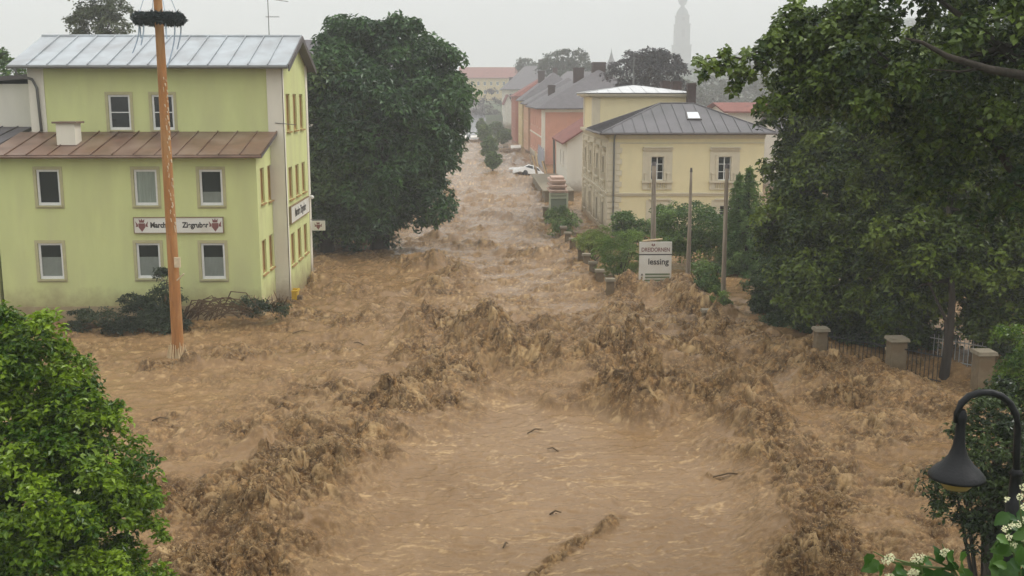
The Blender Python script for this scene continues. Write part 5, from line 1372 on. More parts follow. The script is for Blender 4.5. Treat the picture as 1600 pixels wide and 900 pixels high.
# conifers
def conifer(u, vtop, vbase, Yt, rpx, label, m, seed, n_=5200, leaf=.14, whorls=26, group=None):
    top = atY(u, vtop, Yt); k = Yt / F_PX; r0 = rpx * k
    bz = atY(u, vbase, Yt).z; t = thing('spruce_tree', (top.x, Yt, GB), label, 'tree', group)
    mb = MB(); mb.tube([(top.x, Yt, GB), (top.x, Yt, top.z)], [.16, .02], 8); mb.build('trunk', M['bark'], t)
    r = np.random.default_rng(seed); Ps, Ns, Ts = [], [], []; br = MB()
    H_ = top.z - bz
    for w_ in range(whorls):
        f_ = (w_ + .5) / whorls; z_ = top.z - H_ * f_; rl = r0 * (f_ ** .85) * 1.05
        nb_ = 5 + int(6 * f_)
        for q in range(nb_):
            a = 2 * math.pi * (q + r.uniform(-.3, .3)) / nb_ + w_; ll = rl * r.uniform(.75, 1.2); tn = r.uniform(.15, .85)
            d = np.array([math.cos(a), math.sin(a), 0]); nl = max(6, int(n_ / whorls / nb_ * (.4 + 1.2 * f_)))
            s_ = r.uniform(.12, 1, nl) ** .7
            side = np.array([-d[1], d[0], 0]); off = r.normal(0, .12, nl) * ll * (1.15 - s_)
            pp = np.array([top.x, Yt, z_]) + d * (s_ * ll)[:, None] + side * off[:, None]
            pp[:, 2] += -.30 * s_ * ll + .16 * (s_ ** 2) * ll - np.abs(r.normal(0, .5, nl)) * H_ / whorls * 1.1
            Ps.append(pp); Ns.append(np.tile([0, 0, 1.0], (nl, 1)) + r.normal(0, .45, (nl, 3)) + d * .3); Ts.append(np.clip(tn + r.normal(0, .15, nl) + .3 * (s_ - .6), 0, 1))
            if w_ % 2 == 0: br.tube([(top.x, Yt, z_), (top.x + d[0] * ll * .8, Yt + d[1] * ll * .8, z_ - .15 * ll)], [.03, .006], 4)
    leaf_mesh('needles', np.concatenate(Ps), np.concatenate(Ns), leaf, m, t, seed, np.concatenate(Ts), aspect=.32, droop=.4)
    br.build('branches', M['bark'], t, kind='stuff'); return t
conifer(1156, 268, 455, 54, 62, 'light green young spruce with two tips right of the villa windows', M['leaf_spruce'], 41, 13000, .20, 19)
conifer(1172, 258, 455, 53.2, 66, 'second light green young spruce tip standing close beside its twin', M['leaf_spruce'], 42, 13000, .20, 20)
conifer(1240, 160, 480, 48.5, 56, 'tall dark spruce at the left end of the right hand trees', M['leaf_fir'], 43, 30000, .19, 40)
conifer(1262, 150, 500, 45.5, 60, 'broad dark spruce behind the lindens on the right', M['leaf_fir'], 44, 26000, .19, 40)

# ------------------------------------------------------------------ broadleaf trees right
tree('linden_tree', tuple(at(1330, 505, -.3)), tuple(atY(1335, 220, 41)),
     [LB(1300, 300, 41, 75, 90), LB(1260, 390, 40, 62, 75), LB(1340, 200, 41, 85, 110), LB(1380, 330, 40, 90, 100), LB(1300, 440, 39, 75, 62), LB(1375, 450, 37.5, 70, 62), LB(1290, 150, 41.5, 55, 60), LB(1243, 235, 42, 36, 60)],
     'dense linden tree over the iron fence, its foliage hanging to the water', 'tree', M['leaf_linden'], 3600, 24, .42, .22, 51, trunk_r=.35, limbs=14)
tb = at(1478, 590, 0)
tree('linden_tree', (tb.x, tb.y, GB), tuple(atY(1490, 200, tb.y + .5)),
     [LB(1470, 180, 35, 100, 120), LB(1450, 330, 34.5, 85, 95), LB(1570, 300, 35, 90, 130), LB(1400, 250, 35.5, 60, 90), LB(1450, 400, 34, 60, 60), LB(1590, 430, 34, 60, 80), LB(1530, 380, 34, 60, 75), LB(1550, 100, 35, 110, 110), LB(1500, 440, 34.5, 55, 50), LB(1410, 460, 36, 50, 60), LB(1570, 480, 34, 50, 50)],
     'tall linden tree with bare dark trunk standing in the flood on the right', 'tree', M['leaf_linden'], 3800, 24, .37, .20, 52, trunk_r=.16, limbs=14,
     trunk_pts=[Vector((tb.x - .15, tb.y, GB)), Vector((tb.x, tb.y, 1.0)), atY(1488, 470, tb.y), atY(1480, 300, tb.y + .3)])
t2b = at(1468, 585, 0)
st_ = thing('leaning_trunk', (t2b.x, t2b.y - .4, GB), 'thin dark leaning trunk beside the bare linden trunk', 'trunk')
MB().tube([(t2b.x - .1, t2b.y - .4, GB), (t2b.x, t2b.y - .4, .5), tuple(atY(1478, 500, t2b.y - .4)), tuple(atY(1450, 440, t2b.y - .4))], [.09, .08, .06, .03], 7).build('stem', M['bark'], st_)
# pale house wall and wet yard glimpsed behind the trees
gable_house('pale_garden_house', 21.5, 34, 50, 60, GB, 2.8, 5.2, 'x', M['offwhite'], M['slate'], 'pale house glimpsed through the gap in the right hand trees', ov=.4, wins=((23.5, 1.4), (26, 1.4)))
whm = M['white']
ra, rb = at(1485, 560, .3), at(1530, 575, .3)
railing(Vector((ra.x - .3, ra.y + 1.0, 0)), Vector((rb.x + .6, rb.y + .8, 0)), 'white garden railing glimpsed behind the bare linden trunk', z1=.95, mt=mat('dull_white_rail', (0.42, 0.42, 0.40), .6, .1))
pbn = at(1385, 560, .2)
br_ = thing('driftwood_branch', pbn, 'pale bent branch lying against the foot of the plastered pillar', 'branch')
MB().tube([at(1384, 543, .45), at(1388, 556, .35), at(1398, 563, .25), at(1408, 566, .2)], [.03, .035, .03, .02], 6).build('stem', M['deb'], br_)

# near maple, trunk out of the picture on the right, limbs reaching in
YM_ = 19.0
mt0 = atY(1760, 500, YM_)
def lobes_px(lst, Yt): return [LB(u, v, Yt + dy, ru, rv) for u, v, dy, ru, rv in lst]
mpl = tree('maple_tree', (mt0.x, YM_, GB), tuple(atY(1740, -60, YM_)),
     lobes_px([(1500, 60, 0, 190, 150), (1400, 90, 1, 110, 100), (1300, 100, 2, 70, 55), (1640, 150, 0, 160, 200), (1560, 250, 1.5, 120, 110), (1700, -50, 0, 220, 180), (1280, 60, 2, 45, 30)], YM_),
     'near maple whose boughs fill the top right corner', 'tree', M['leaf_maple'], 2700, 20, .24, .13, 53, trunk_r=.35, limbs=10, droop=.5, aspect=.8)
# hanging bough over the villa
bgh = [(1285, 62), (1262, 55), (1235, 62), (1210, 75), (1185, 80), (1160, 92), (1140, 88), (1118, 90), (1098, 93), (1088, 98)]
cl = []
r_ = np.random.default_rng(77)
sub = [(1240, 40, 14), (1270, 30, 20), (1255, 22, 12), (1262, 60, 24), (1238, 62, 20), (1215, 52, 14), (1220, 82, 16), (1196, 72, 13), (1188, 92, 13), (1170, 84, 9), (1160, 104, 10), (1134, 80, 8), (1140, 97, 12), (1150, 112, 8),
       (1122, 108, 9), (1108, 98, 10), (1090, 94, 8), (1098, 118, 8), (1172, 118, 9), (1152, 128, 9), (1145, 140, 8), (1196, 108, 8), (1234, 100, 12), (1250, 118, 12), (1228, 122, 7), (1270, 100, 20), (1205, 60, 10),
       (1290, 130, 22), (1275, 155, 20), (1255, 165, 14), (1235, 158, 10), (1222, 160, 10), (1205, 163, 9), (1190, 158, 7), (1215, 172, 8), (1180, 170, 4), (1300, 60, 30), (1310, 20, 26), (1345, 10, 24), (1240, 10, 8), (1246, 2, 9)]
Ps, Ns, Ts = [], [], []
for u, v, rp in sub:
    nl = int(10 + rp * rp * .55)
    a = r_.uniform(0, 2 * np.pi, nl); q = np.sqrt(r_.uniform(0, 1, nl)) * rp
    dep = YM_ + 1.5 + r_.normal(0, .25, nl)
    for i in range(nl):
        Ps.append(atY(u + q[i] * math.cos(a[i]), v + q[i] * math.sin(a[i]), dep[i])[:])
    Ns.append(r_.normal(size=(nl, 3)) * .55 + [0, -.35, .8]); Ts.append(np.clip(r_.uniform(.1, .8) + r_.normal(0, .2, nl), 0, 1))
bl = leaf_mesh('hanging_bough', np.array(Ps), np.concatenate(Ns), .125, M['leaf_maple'], mpl, 6, np.concatenate(Ts), aspect=.85, droop=.8)
mb = MB()
bp_ = [atY(u, v, YM_ + 1.5) for u, v in bgh]
mb.tube([atY(1400, 110, YM_ + 1)] + bp_, [.05] + [.03 - .0024 * i for i in range(len(bgh))], 5)
for (u0, v0, u1, v1) in ((1210, 75, 1152, 138), (1235, 62, 1225, 122), (1290, 120, 1190, 165), (1262, 55, 1245, 8), (1160, 92, 1100, 118), (1330, 60, 1240, 10)):
    mb.tube([atY(u0, v0, YM_ + 1.5), atY((u0 + u1) / 2, (v0 + v1) / 2 - 4, YM_ + 1.5), atY(u1, v1, YM_ + 1.5)], [.02, .014, .006], 5)
mb.build('twigs', M['bark'], mpl, kind='stuff')
mb = MB(); pts = [(1700, 160), (1600, 118), (1545, 108), (1480, 88), (1440, 66), (1415, 60)]
mb.tube([atY(u, v, 16.6) for u, v in pts], [.12, .075, .06, .045, .03, .015], 8)
mb.tube([atY(u, v, 16.7) for u, v in ((1540, 106), (1500, 112), (1450, 108))], [.03, .02, .008], 6)
mb.build('limb', M['bark'], mpl, smooth=True)

# right foreground: elder by the lamp and leafy bush near the pillar
shrub('elder_bush', lobes_px([(1560, 700, 0, 50, 60), (1525, 790, 0, 45, 55), (1540, 850, 0, 35, 30), (1500, 770, 0, 20, 18), (1595, 780, 0, 60, 80), (1545, 660, .5, 30, 25), (1600, 640, 1, 40, 40)], 13.5), 'dark elder bush behind the black street lamp', leaf_mat('elder_leaf', (0.008, 0.022, 0.005), (0.075, 0.11, 0.025)), 900, 18, .13, .075, 61, 'bush', fill=.3)
shrub('leafy_bush', lobes_px([(1590, 590, 0, 30, 35), (1615, 560, 0, 40, 40), (1570, 610, 0, 20, 20)], 24), 'light green bush at the right edge above the lamp', M['leaf_bush'], 260, 18, .22, .10, 62, 'bush')
# ------------------------------------------------------------------ street lamp
YLm = 10.0
def lp_(u, v, y=YLm): return atY(u, v, y)
lamp = thing('street_lamp', (lp_(1588, 780).x, YLm, GB), 'black cast iron street lamp with arched neck and bell shade', 'street lamp')
arc = [(1495, 660), (1496, 645), (1502, 630), (1514, 619), (1530, 613.5), (1548, 613), (1565, 619), (1579, 631), (1588, 648), (1590, 668)]
mb = MB(); mb.tube([lp_(u, v) for u, v in arc] + [lp_(1589, 700), lp_(1588, 745)], .035, 12); mb.build('neck', M['iron'], lamp, smooth=True)
tp_ = lp_(1588, 740)
mb = MB(); mb.lathe((tp_.x, tp_.y, 0), [(.10, GB), (.10, 1.2), (.065, 1.3), (.058, tp_.z - .6), (.08, tp_.z - .3), (.06, tp_.z - .28), (.055, tp_.z - .02), (.075, tp_.z), (.04, tp_.z + .05)], 16); mb.build('post', M['iron'], lamp, smooth=True)
sc_ = lp_(1495, 740); s = YLm / F_PX
def zof(v): return lp_(1495, v).z
mb = MB(); mb.lathe((sc_.x, sc_.y, 0), [(.035, zof(640)), (.055, zof(648)), (.058, zof(655)), (.045, zof(663)), (.047, zof(668))], 20); mb.build('collar', M['iron'], lamp, smooth=True)
prof = [(.046, zof(664)), (.050, zof(680)), (.062, zof(697)), (.095, zof(712)), (.16, zof(725)), (.235, zof(735)), (.272, zof(742)), (.278, zof(746)), (.262, zof(745)), (.15, zof(731)), (.05, zof(712))]
mb = MB(); mb.lathe((sc_.x, sc_.y, 0), prof, 40); mb.build('lamp_shade', M['iron'], lamp, smooth=True)
mb = MB(); mb.lathe((sc_.x, sc_.y, 0), [(.20, zof(742)), (.18, zof(752)), (.12, zof(762)), (.001, zof(766))], 28); mb.build('globe', M['lampglass'], lamp, smooth=True)

# ------------------------------------------------------------------ flowering branch bottom right (broad leaves built one by one)
def big_leaf(mb_name, p, d, nrm, ln, wd, m, parent, tint):
    d = Vector(d).normalized(); nrm = Vector(nrm); nrm = (nrm - d * nrm.dot(d)).normalized(); s_ = d.cross(nrm)
    rows = 7; vs = []; fs = []
    for i in range(rows):
        t = i / (rows - 1); w_ = wd * math.sin(math.pi * min(1, t * .93 + .07) ** .8) * .5 if i < rows - 1 else 0.002
        c = p + d * ln * t - nrm * ln * .22 * t * t
        wv = .06 * wd * (1 if i % 2 else -1)
        for j, x_ in enumerate((-1, -.5, 0, .5, 1)):
            vs.append(c + s_ * w_ * x_ + nrm * (abs(x_) * w_ * .35 + wv * abs(x_)))
    for i in range(rows - 1):
        for j in range(4): fs.append((i * 5 + j, i * 5 + j + 1, (i + 1) * 5 + j + 1, (i + 1) * 5 + j))
    me = bpy.data.meshes.new('leaf'); me.from_pydata([tuple(v) for v in vs], [], fs); me.materials.append(m)
    a = me.attributes.new('tint', 'FLOAT', 'POINT'); a.data.foreach_set('value', [tint] * len(vs))
    me.polygons.foreach_set('use_smooth', [True] * len(fs))
    o = link(bpy.data.objects.new('leaf', me)); place(o, parent); return o
YB = 5.6
def bp2(u, v, dy=0.): return atY(u, v, YB + dy)
fb = thing('flowering_shrub', tuple(bp2(1480, 960)), 'flowering shrub with broad leaves and cream blossoms along the bottom edge', 'shrub')
random.seed(12)
for (u, v, du, dv, ln) in ((1375, 880, -20, 8, 30), (1352, 868, 12, 22, 34), (1372, 885, 10, 20, 30), (1415, 895, -15, 10, 34), (1400, 893, 18, -6, 32), (1432, 892, 8, -14, 30), (1445, 880, 14, -10, 24), (1470, 880, -6, -22, 26),
                           (1480, 870, 20, 12, 40), (1500, 868, 8, 26, 46), (1488, 878, -10, 20, 36), (1460, 895, -14, 6, 34), (1455, 905, 16, -4, 34), (1420, 900, 6, 14, 30), (1500, 890, 14, 18, 34), (1440, 900, 0, 20, 28), (1398, 902, -4, 12, 28)):
    p = bp2(u, v, random.uniform(-.1, .1)); q = bp2(u + du, v + dv); d = (q - p)
    big_leaf('leaf', p, d, Vector((random.uniform(-.3, .3), -.8, .7)), ln * YB / F_PX * 1.15, ln * YB / F_PX * .8, M['leaf_big'], fb, random.uniform(.1, .8))
mb = MB()
for pts in ([(1530, 960), (1490, 890), (1450, 870), (1420, 880), (1385, 870)], [(1490, 890), (1440, 885), (1400, 880), (1365, 862)], [(1500, 930), (1480, 870), (1472, 850)], [(1450, 930), (1440, 890), (1432, 872)], [(1440, 900), (1420, 896), (1412, 890)]):
    mb.tube([bp2(*p) for p in pts], [.008] * (len(pts) - 1) + [.003], 5)
mb.build('stem', M['leaf_stem'] if 'leaf_stem' in M else mat('green_stem', (0.10, 0.13, 0.04), .7, .1), fb)
def blossom(u, v, ru, rv, parent, YY, n_=90, ang=0., seed=0):
    r = np.random.default_rng(seed); k = YY / F_PX; mb = MB(); c = atY(u, v, YY)
    for i in range(n_):
        a = r.uniform(0, 2 * math.pi); q = math.sqrt(r.uniform(0, 1)); x_, z_ = q * math.cos(a) * ru * k, q * math.sin(a) * rv * k
        x2 = x_ * math.cos(ang) - z_ * math.sin(ang); z2 = x_ * math.sin(ang) + z_ * math.cos(ang)
        p = c + Vector((x2, -r.uniform(0, .02) - .012 * (1 - q), z2)); s_ = r.uniform(.004, .0075)
        n3 = Vector(r.normal(size=3)) * .5 + Vector((0, -1, .6)); n3.normalize(); t_ = n3.orthogonal().normalized(); b2 = n3.cross(t_)
        rot = r.uniform(0, 1.5)
        pts = []
        for j in range(10):
            aa = rot + j * math.pi / 5; rr_ = s_ * (1 if j % 2 == 0 else .5); pts.append(p + (t_ * math.cos(aa) + b2 * math.sin(aa)) * rr_ + n3 * (.25 * rr_ if j % 2 == 0 else 0))
        o = len(mb.v); mb.v += [tuple(p)] + [tuple(q_) for q_ in pts]; mb.f += [(o, o + 1 + j, o + 1 + (j + 1) % 10) for j in range(10)]
    return mb.build('blossom', M['petal'], parent)
for i, (u, v, ru, rv, an) in enumerate(((1387, 872, 12, 8, .6), (1434, 871, 13, 8, .2), (1478, 862, 12, 7, .1), (1426, 893, 11, 5, .1), (1388, 899, 8, 4, 0))):
    blossom(u, v, ru, rv, fb, YB, 85, an, i)
fb2 = thing('flowering_shrub', tuple(bp2(1600, 960)), 'taller flowering shrub with pale buds right at the lower right corner', 'shrub')
for k in range(64):
    u, v = random.uniform(1548, 1625), random.uniform(800, 925)
    if u < 1565 and v < 835: continue
    p = bp2(u, v, random.uniform(-.25, .3)); ln = random.uniform(20, 42)
    big_leaf('leaf', p, Vector((random.uniform(-1, 1), random.uniform(-.6, .3), random.uniform(-1, .5))), Vector((random.uniform(-.4, .4), -.7, .7)), ln * YB / F_PX, ln * YB / F_PX * .75, M['leaf_big'], fb2, random.uniform(.05, .9))
for k, (u, v) in enumerate([(1592, 775), (1597, 760), (1568, 825), (1580, 820), (1590, 818), (1597, 840), (1590, 870), (1597, 790), (1600, 812), (1575, 838), (1583, 850), (1572, 778)]):
    blossom(u, v, 5, 6, fb2, YB - .1, 26, 0, 40 + k)
mb = MB()
for pts in ([(1620, 960), (1595, 900), (1580, 850), (1570, 825)], [(1610, 940), (1600, 850), (1592, 775)], [(1600, 930), (1570, 900), (1555, 880)]): mb.tube([bp2(*p) for p in pts], [.008] * (len(pts) - 1) + [.003], 5)
mb.build('stem', mat('green_stem', (0.10, 0.13, 0.04), .7, .1), fb2)

# ------------------------------------------------------------------ left foreground bush
YF = 13.5
lobes = lobes_px([(-20, 560, 0, 75, 60), (40, 545, 0, 45, 48), (60, 620, .2, 70, 55), (20, 700, 0, 110, 90), (110, 650, .1, 38, 28), (140, 715, -.1, 60, 50), (165, 770, 0, 58, 60), (60, 800, -.6, 130, 95), (150, 860, -.5, 75, 70), (40, 930, -.8, 180, 90), (190, 910, -.2, 48, 40), (130, 625, .1, 18, 14)], YF)
fbu = tree('green_bush', (atY(-40, 900, YF).x, YF, GB), tuple(atY(20, 760, YF)), lobes, 'bright green leafy tree top filling the lower left corner', 'bush', M['leaf_bush'], 3700, 22, .15, .09, 71, trunk_r=.12, limbs=10, aspect=.6)
r_ = np.random.default_rng(5)
mb = MB()
# small white blossoms on the bush
fl_ = []
P, Nn, T_, C = crown_points(lobes, 60, 1, .1, 72, shell=(.98, 1.06))
for i in range(len(P)):
    p = Vector(P[i]); 
    if p.y > YF + .1: continue
    for j in range(6):
        q = p + Vector(r_.normal(size=3)) * .03; s_ = .016
        mb.poly([q + Vector((-s_, 0, 0)), q + Vector((0, -s_ * .4, -s_)), q + Vector((s_, 0, 0)), q + Vector((0, s_ * .3, s_))])
mb.build('white_blossoms', M['petal'], fbu, kind='stuff')

# ------------------------------------------------------------------ fallen tree and drift against the green house
ft_b = at(170, 512, .1)
def fol(lst, label, name, seed, m, n_, leaf=.13, rc=.25, cat='fallen tree', stems=()):
    c = lst[0]; t = thing(name, (c[0], c[1], -.3), label, cat)
    P, Nn, T_, C = crown_points(lst, n_, 22, rc, seed, shell=(.3, .95), flat=.5)
    leaf_mesh('foliage', P, Nn, leaf, m, t, seed, T_, aspect=.4, droop=.5)
    for pts, r0 in stems:
        MB().tube(pts, [r0 * (1 - .8 * i / (len(pts) - 1)) for i in range(len(pts))], 6).build('branch', M['twig'], t, smooth=True)
    return t
YD = 40.6
D_ = lambda u, v, y=YD: atY(u, v, y)
fol(lobes_px([(170, 508, 0, 42, 10), (215, 503, .2, 50, 12), (120, 507, .5, 30, 9), (260, 500, 0, 45, 14), (235, 510, -.5, 25, 10)], YD), 'uprooted tree lying with dark wet foliage along the green wall', 'fallen_tree', 81, M['leaf_wet'], 520,
    stems=[([D_(130, 510), D_(200, 505), D_(300, 500)], .12)])
fol(lobes_px([(262, 445, .3, 14, 15), (255, 465, .3, 10, 18), (210, 478, .3, 10, 8), (268, 485, .2, 22, 25), (232, 495, 0, 16, 18)], YD), 'upright green branch sticking out of the drift beside the maypole', 'fallen_branch', 82, M['leaf_wet'], 260, cat='branch',
    stems=[([D_(262, 505), D_(258, 470), D_(262, 430)], .07), ([D_(250, 500), D_(225, 485), D_(198, 468)], .05)])
tw = thing('drifted_branches', tuple(D_(340, 500)), 'bare arching brown branches washed up right of the maypole', 'branches')
random.seed(31)
for k in range(30):
    u0 = random.uniform(285, 350); u1 = u0 + random.uniform(25, 90); hgt = random.uniform(12, 42)
    b0, b1 = random.uniform(495, 506), random.uniform(480, 500)
    MB().tube([D_(u0, b0 - 5, YD + random.uniform(-.3, .5)), D_(u0 + (u1 - u0) * .25, b0 - hgt), D_(u0 + (u1 - u0) * .6, (b0 + b1) / 2 - hgt * .85), D_(u1, b1)], [.022, .028, .022, .012], 5).build('branch', M['twig'], tw, smooth=True)
tw2 = thing('drifted_branches', tuple(D_(410, 485)), 'tangle of pale and brown sticks caught at the corner of the green house', 'branches')
for k in range(30):
    u0 = random.uniform(375, 450); u1 = u0 + random.uniform(-14, 22)
    vb = 492 - (u0 - 375) * .22
    MB().tube([D_(u0, vb, YD + .8), D_((u0 + u1) / 2, vb - random.uniform(6, 14), YD + .8), D_(u1, vb - random.uniform(2, 26), YD + .9)], [.03, .025, .010], 5).build('branch', M['deb'] if k % 5 == 0 else M['twig'], tw2, smooth=True)
fol(lobes_px([(392, 488, .6, 18, 7), (420, 482, .8, 16, 7), (440, 480, .9, 14, 9)], YD), 'clump of muddy leaves at the corner of the green house', 'leaf_clump', 83, M['leaf_wet'], 90, cat='debris')
yb = at(452, 466, .2)
yx = thing('yellow_crate', (yb.x, yb.y, -.4), 'dirty yellow plastic crate wedged at the white corner of the green house', 'crate')
MB().box(yb.x - .35, yb.x + .38, yb.y - .3, yb.y + .3, .12, .52).build('body', M['yellowbox'], yx)
mb = MB()
for s_ in (-1, 1):
    mb.box(yb.x - .39, yb.x + .42, yb.y + s_ * .3 - .03, yb.y + s_ * .3 + .03, .522, .6)
mb.box(yb.x - .41, yb.x - .35, yb.y - .26, yb.y + .26, .522, .6); mb.box(yb.x + .38, yb.x + .44, yb.y - .26, yb.y + .26, .522, .6)
mb.build('rim', M['yellowbox'], yx)
q = at(455, 478, .1)
mudh = thing('mud_heap', (q.x, q.y, -.3), 'brown clods piled under the yellow crate', 'debris')
mb = MB()
for k in range(22):
    c = Vector((yb.x + random.uniform(-.9, .5), yb.y + random.uniform(-.5, .3), random.uniform(-.1, .25))); r0 = random.uniform(.1, .24)
    mb.hexa([c + Vector((sx * r0 * random.uniform(.6, 1.3), sy_ * r0 * random.uniform(.6, 1.3), sz_ * r0 * random.uniform(.4, .9))) for sx, sy_, sz_ in ((-1, -1, -1), (1, -1, -1), (1, 1, -1), (-1, 1, -1), (-1, -1, 1), (1, -1, 1), (1, 1, 1), (-1, 1, 1))])
mb.build('clods', M['twig'], mudh, kind='stuff')
q0, q1 = at(96, 542, .5), at(130, 572, .05)
dk = thing('driftwood_branch', q1, 'pale stick with a dark clot floating left of the maypole', 'branch')
MB().tube([q0, q0.lerp(q1, .5) + Vector((.03, 0, .02)), q1], [.03, .028, .02], 6).build('stem', M['deb'], dk)
mb = MB()
for k in range(30):
    c = at(132 + random.uniform(-14, 16), 572 + random.uniform(-4, 5), .08); mb.tube([c, c + Vector((random.uniform(-.3, .3), random.uniform(-.1, .1), random.uniform(0, .12)))], [.03, .01], 4)
mb.build('clot', M['twig'], dk, kind='stuff')

random.seed(77)
for (u, v, ln, an, lb) in ((836, 662, .9, .5, 'short forked stick drifting in the smooth water below the breaking wave'), (864, 690, .6, 2.6, 'tiny twig right of the forked stick in the smooth water'),
                           (868, 788, .5, .2, 'small dark clot of twigs left of the thin foam crest'), (790, 838, .35, 1.0, 'speck of wood afloat low in the smooth water'), (1140, 733, 1.5, .05, 'long dark waterlogged branch near the right edge of the smooth water'),
                           (690, 345, 1.6, .4, 'pale plank floating before the chestnut tree'), (650, 372, 1.4, 1.2, 'light broken beam caught beside the chestnut trunk'), (470, 528, 1.1, .3, 'dark branch in the rough water right of the maypole'),
                           (560, 540, .8, 2.7, 'brown stick between the maypole and the tall wave'), (250, 655, .8, .2, 'dark twig clump on the calmer water above the left bush'), (985, 640, .7, .8, 'stick at the foot of the dark breaking wave')):
    p = at(u, v, 0); zz_ = water_z(p.x, p.y) + .03; d_ = Vector((math.cos(an), math.sin(an) * 1.2, .05)) * ln * .55
    p = Vector((p.x, p.y, zz_)); t = thing('drifting_stick', p, lb, 'stick', 'pieces of wood adrift in the flood')
    m_ = M['deb'] if 'pale' in lb or 'light' in lb else M['twig']
    ln *= .5; r0 = .018
    MB().tube([p - d_ * .5, p + Vector((0, .02, .06)), p + d_ * .5], [r0, r0 * 1.2, r0 * .5], 6).build('stem', m_, t, smooth=True)
    for k in range(3):
        q = p + d_ * random.uniform(-.3, .4); MB().tube([q, q + Vector((random.uniform(-.3, .3), random.uniform(-.4, .4), random.uniform(.02, .15))) * ln], [r0 * .5, r0 * .2], 5).build('twig', m_, t)

# ------------------------------------------------------------------ far trees, church, tower, hill
tree('birch_tree', tuple(atY(157, 120, 75)), tuple(atY(157, 20, 75)), [LB(140, 22, 75, 22, 30), LB(175, 38, 75, 24, 24), LB(150, 45, 75, 35, 20), LB(160, 5, 75, 18, 22)], 'slender birch rising behind the green house roof', 'tree',
     leaf_mat('birch_leaf', (0.05, 0.07, 0.03), (0.13, 0.16, 0.07)), 620, 14, .35, .2, 91, trunk_r=.15, limbs=10)
tree('garden_tree', tuple(atY(-10, 200, 60)), tuple(atY(-10, 110, 60)), [LB(-8, 112, 60, 26, 28)], 'small pale green tree at the far left edge above the annex', 'tree', M['leaf_light'], 200, 14, .35, .22, 92, trunk_r=.15)
tree('far_tree', tuple(atY(882, 150, 260)), tuple(atY(882, 108, 260)), [LB(884, 105, 260, 24, 20), LB(865, 118, 260, 18, 14), LB(903, 112, 260, 15, 18)], 'broad hazy tree above the roofs of the street', 'tree', M['leaf_far'], 600, 14, 1.0, .6, 93, trunk_r=.5)
dkm = leaf_mat('purplish_leaf', (0.022, 0.022, 0.028), (0.06, 0.055, 0.06), .15)
tree('copper_beech', tuple(atY(1010, 165, 128)), tuple(atY(1010, 120, 128)), [LB(990, 118, 128, 32, 28), LB(1025, 112, 128, 34, 28), LB(1045, 128, 128, 24, 24), LB(1008, 98, 128, 26, 15), LB(975, 132, 128, 18, 14)], 'dark purplish beech tree behind the villa tower', 'tree', dkm, 1000, 14, .5, .34, 94, trunk_r=.4)
tree('far_tree', tuple(atY(832, 150, 330)), tuple(atY(832, 112, 330)), [LB(826, 108, 330, 14, 9)], 'small hazy tree above the cream house roof', 'tree', M['leaf_far'], 160, 12, 1.0, .7, 95, trunk_r=.4)
tree('far_tree', tuple(atY(930, 150, 480)), tuple(atY(930, 118, 480)), [LB(925, 120, 480, 24, 12), LB(965, 122, 480, 30, 12)], 'very faint tree line left of the church spire', 'tree', M['leaf_far'], 240, 12, 1.8, 1.0, 96, trunk_r=.4)
for (u, v, ru, rv, Yq, lb) in ((1110, 150, 34, 26, 300, 'misty round tree behind the red roofed house'), (1165, 142, 40, 34, 330, 'broad misty tree on the slope behind the red roofed house'), (1215, 140, 34, 40, 310, 'misty tree at the edge of the hanging maple bough'), (1075, 152, 18, 20, 280, 'small misty tree beside the dark chimneys of the villa')):
    tree('far_tree', tuple(atY(u, 175, Yq)), tuple(atY(u, v, Yq)), [LB(u, v, Yq, ru, rv), LB(u - ru * .5, v + 8, Yq, ru * .6, rv * .6), LB(u + ru * .5, v + 6, Yq, ru * .6, rv * .7)], lb, 'tree', M['leaf_far'], 500, 12, .9, .8, u, trunk_r=.4)
# small church with pointed spire
YC = 520
c_ = atY(955, 110, YC)
chq = thing('church', (c_.x, YC, 5), 'faint small church with a pointed spire in the haze', 'church')
MB().box(c_.x - 2.6, c_.x + 2.6, YC - 2.6, YC + 2.6, 5, c_.z + 1).build('tower', M['stone'], chq)
MB().lathe((c_.x, YC, 0), [(3.6, c_.z + 1), (2.2, c_.z + 3.2), (1.1, c_.z + 5.5), (.25, c_.z + 8.5), (.02, c_.z + 10.5)], 8).build('spire', M['slate'], chq)
MB().box(c_.x - 14, c_.x - 2.7, YC - 5, YC + 5, 5, c_.z - 1.5).build('nave', M['stone'], chq)
MB().prism([(c_.x - 14, YC - 6, c_.z - 1.5), (c_.x - 14, YC, c_.z + 2.0), (c_.x - 14, YC + 6, c_.z - 1.5)], (11.4, 0, 0)).build('roof', M['slate'], chq)
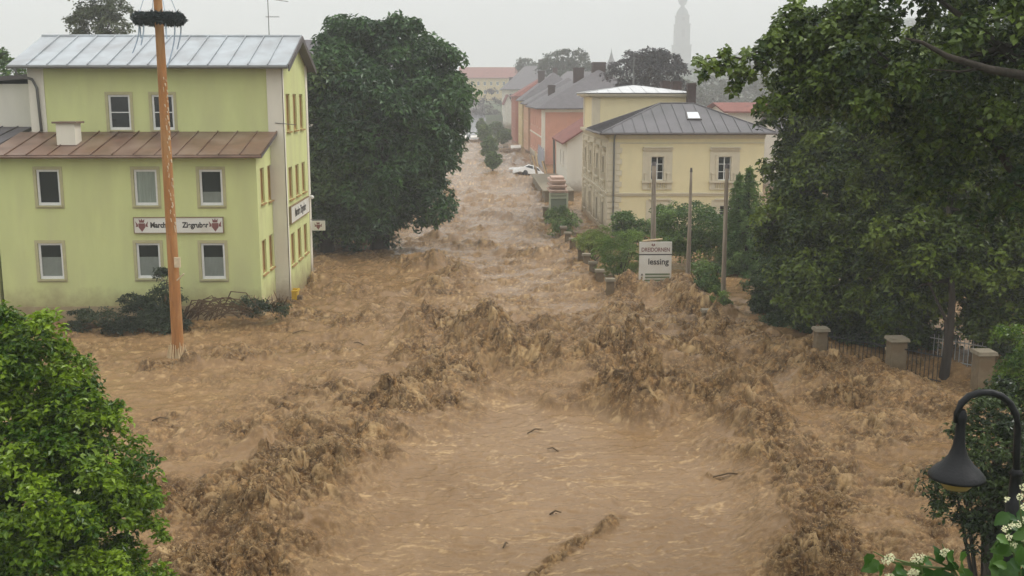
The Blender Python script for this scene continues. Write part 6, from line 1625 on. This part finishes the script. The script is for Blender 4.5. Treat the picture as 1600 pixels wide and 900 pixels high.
# tall baroque tower
YT = 1150; kt = YT / F_PX
tc_ = atY(1064, 100, YT); tx = tc_.x
twr = thing('church_tower', (tx, YT, 5), 'tall pale church tower with onion dome fading into the haze', 'tower')
def tz(v): return 9 + (150 - v) * kt
def stage(w_, v0, v1, name='stage'):
    mb = MB(); mb.box(tx - w_, tx + w_, YT - w_, YT + w_, tz(v0), tz(v1)); mb.box(tx - w_ - .5, tx + w_ + .5, YT - w_ - .5, YT + w_ + .5, tz(v1) - 1.2, tz(v1) - .01); o = mb.build(name, M['stone'], twr)
    q = MB(); q.box(tx - w_ * .22, tx + w_ * .22, YT - w_ - .15, YT - w_ + .2, tz(v0) + (tz(v1) - tz(v0)) * .35, tz(v0) + (tz(v1) - tz(v0)) * .75); q.build('opening', M['brick'], o)
stage(8.89, 155, 73); stage(7.44, 73, 42); stage(6.44, 42, 29)
MB().lathe((tx, YT, 0), [(6.68, tz(29)), (6.06, tz(24)), (4.45, tz(20)), (2.48, tz(17)), (1.98, tz(14.5)), (3.96, tz(12)), (5.07, tz(7)), (4.70, tz(3)), (2.84, tz(0)), (1.11, tz(-3)), (0.37, tz(-8)), (0.12, tz(-16))], 16).build('onion_dome', M['copper'], twr, smooth=True)
# wooded hill: crowns as many small tufts
r_ = np.random.default_rng(9)
nf = 7000
hxp = r_.uniform(90, 560, nf); hyp = r_.uniform(520, 1000, nf)
hz = ground_z(hxp, hyp)
ok_ = hz > 10.2
hxp, hyp, hz = hxp[ok_], hyp[ok_], hz[ok_]
per = 16
g = r_.normal(size=(len(hxp), per, 3)); g /= np.linalg.norm(g, axis=2, keepdims=True); g[:, :, 2] = np.abs(g[:, :, 2])
crh = r_.uniform(5, 10.5, len(hxp))
P = np.stack([hxp, hyp, hz + 2.0], 1)[:, None, :] + g * np.stack([crh * .7, crh * .7, crh * 1.3], 1)[:, None, :]
tn = np.clip(r_.uniform(.1, .8, len(hxp))[:, None] + r_.normal(0, .1, (len(hxp), per)), 0, 1)
fo = leaf_mesh('hill_forest', P.reshape(-1, 3), (g + [0, 0, .4]).reshape(-1, 3), 6.5, M['forest'], None, 10, tn.ravel(), aspect=.9)
tag(fo, 'dense grey green forest covering the hill behind the villa', 'forest', kind='stuff')

# ------------------------------------------------------------------ rainy haze
hzm = bpy.data.materials.new('rain_haze'); hzm.use_nodes = True
n = hzm.node_tree; n.nodes.clear()
vo = n.nodes.new('ShaderNodeVolumePrincipled'); ou = n.nodes.new('ShaderNodeOutputMaterial')
vo.inputs['Color'].default_value = (0.93, 0.94, 0.95, 1); vo.inputs['Density'].default_value = 0.0011
n.links.new(vo.outputs[0], ou.inputs['Volume'])
MB().box(-1700, 1700, -320, 1720, -2.6, 168).build('haze', hzm, kind='stuff')
tag(bpy.data.objects['haze'], 'pale rainy haze over the whole town', 'haze')
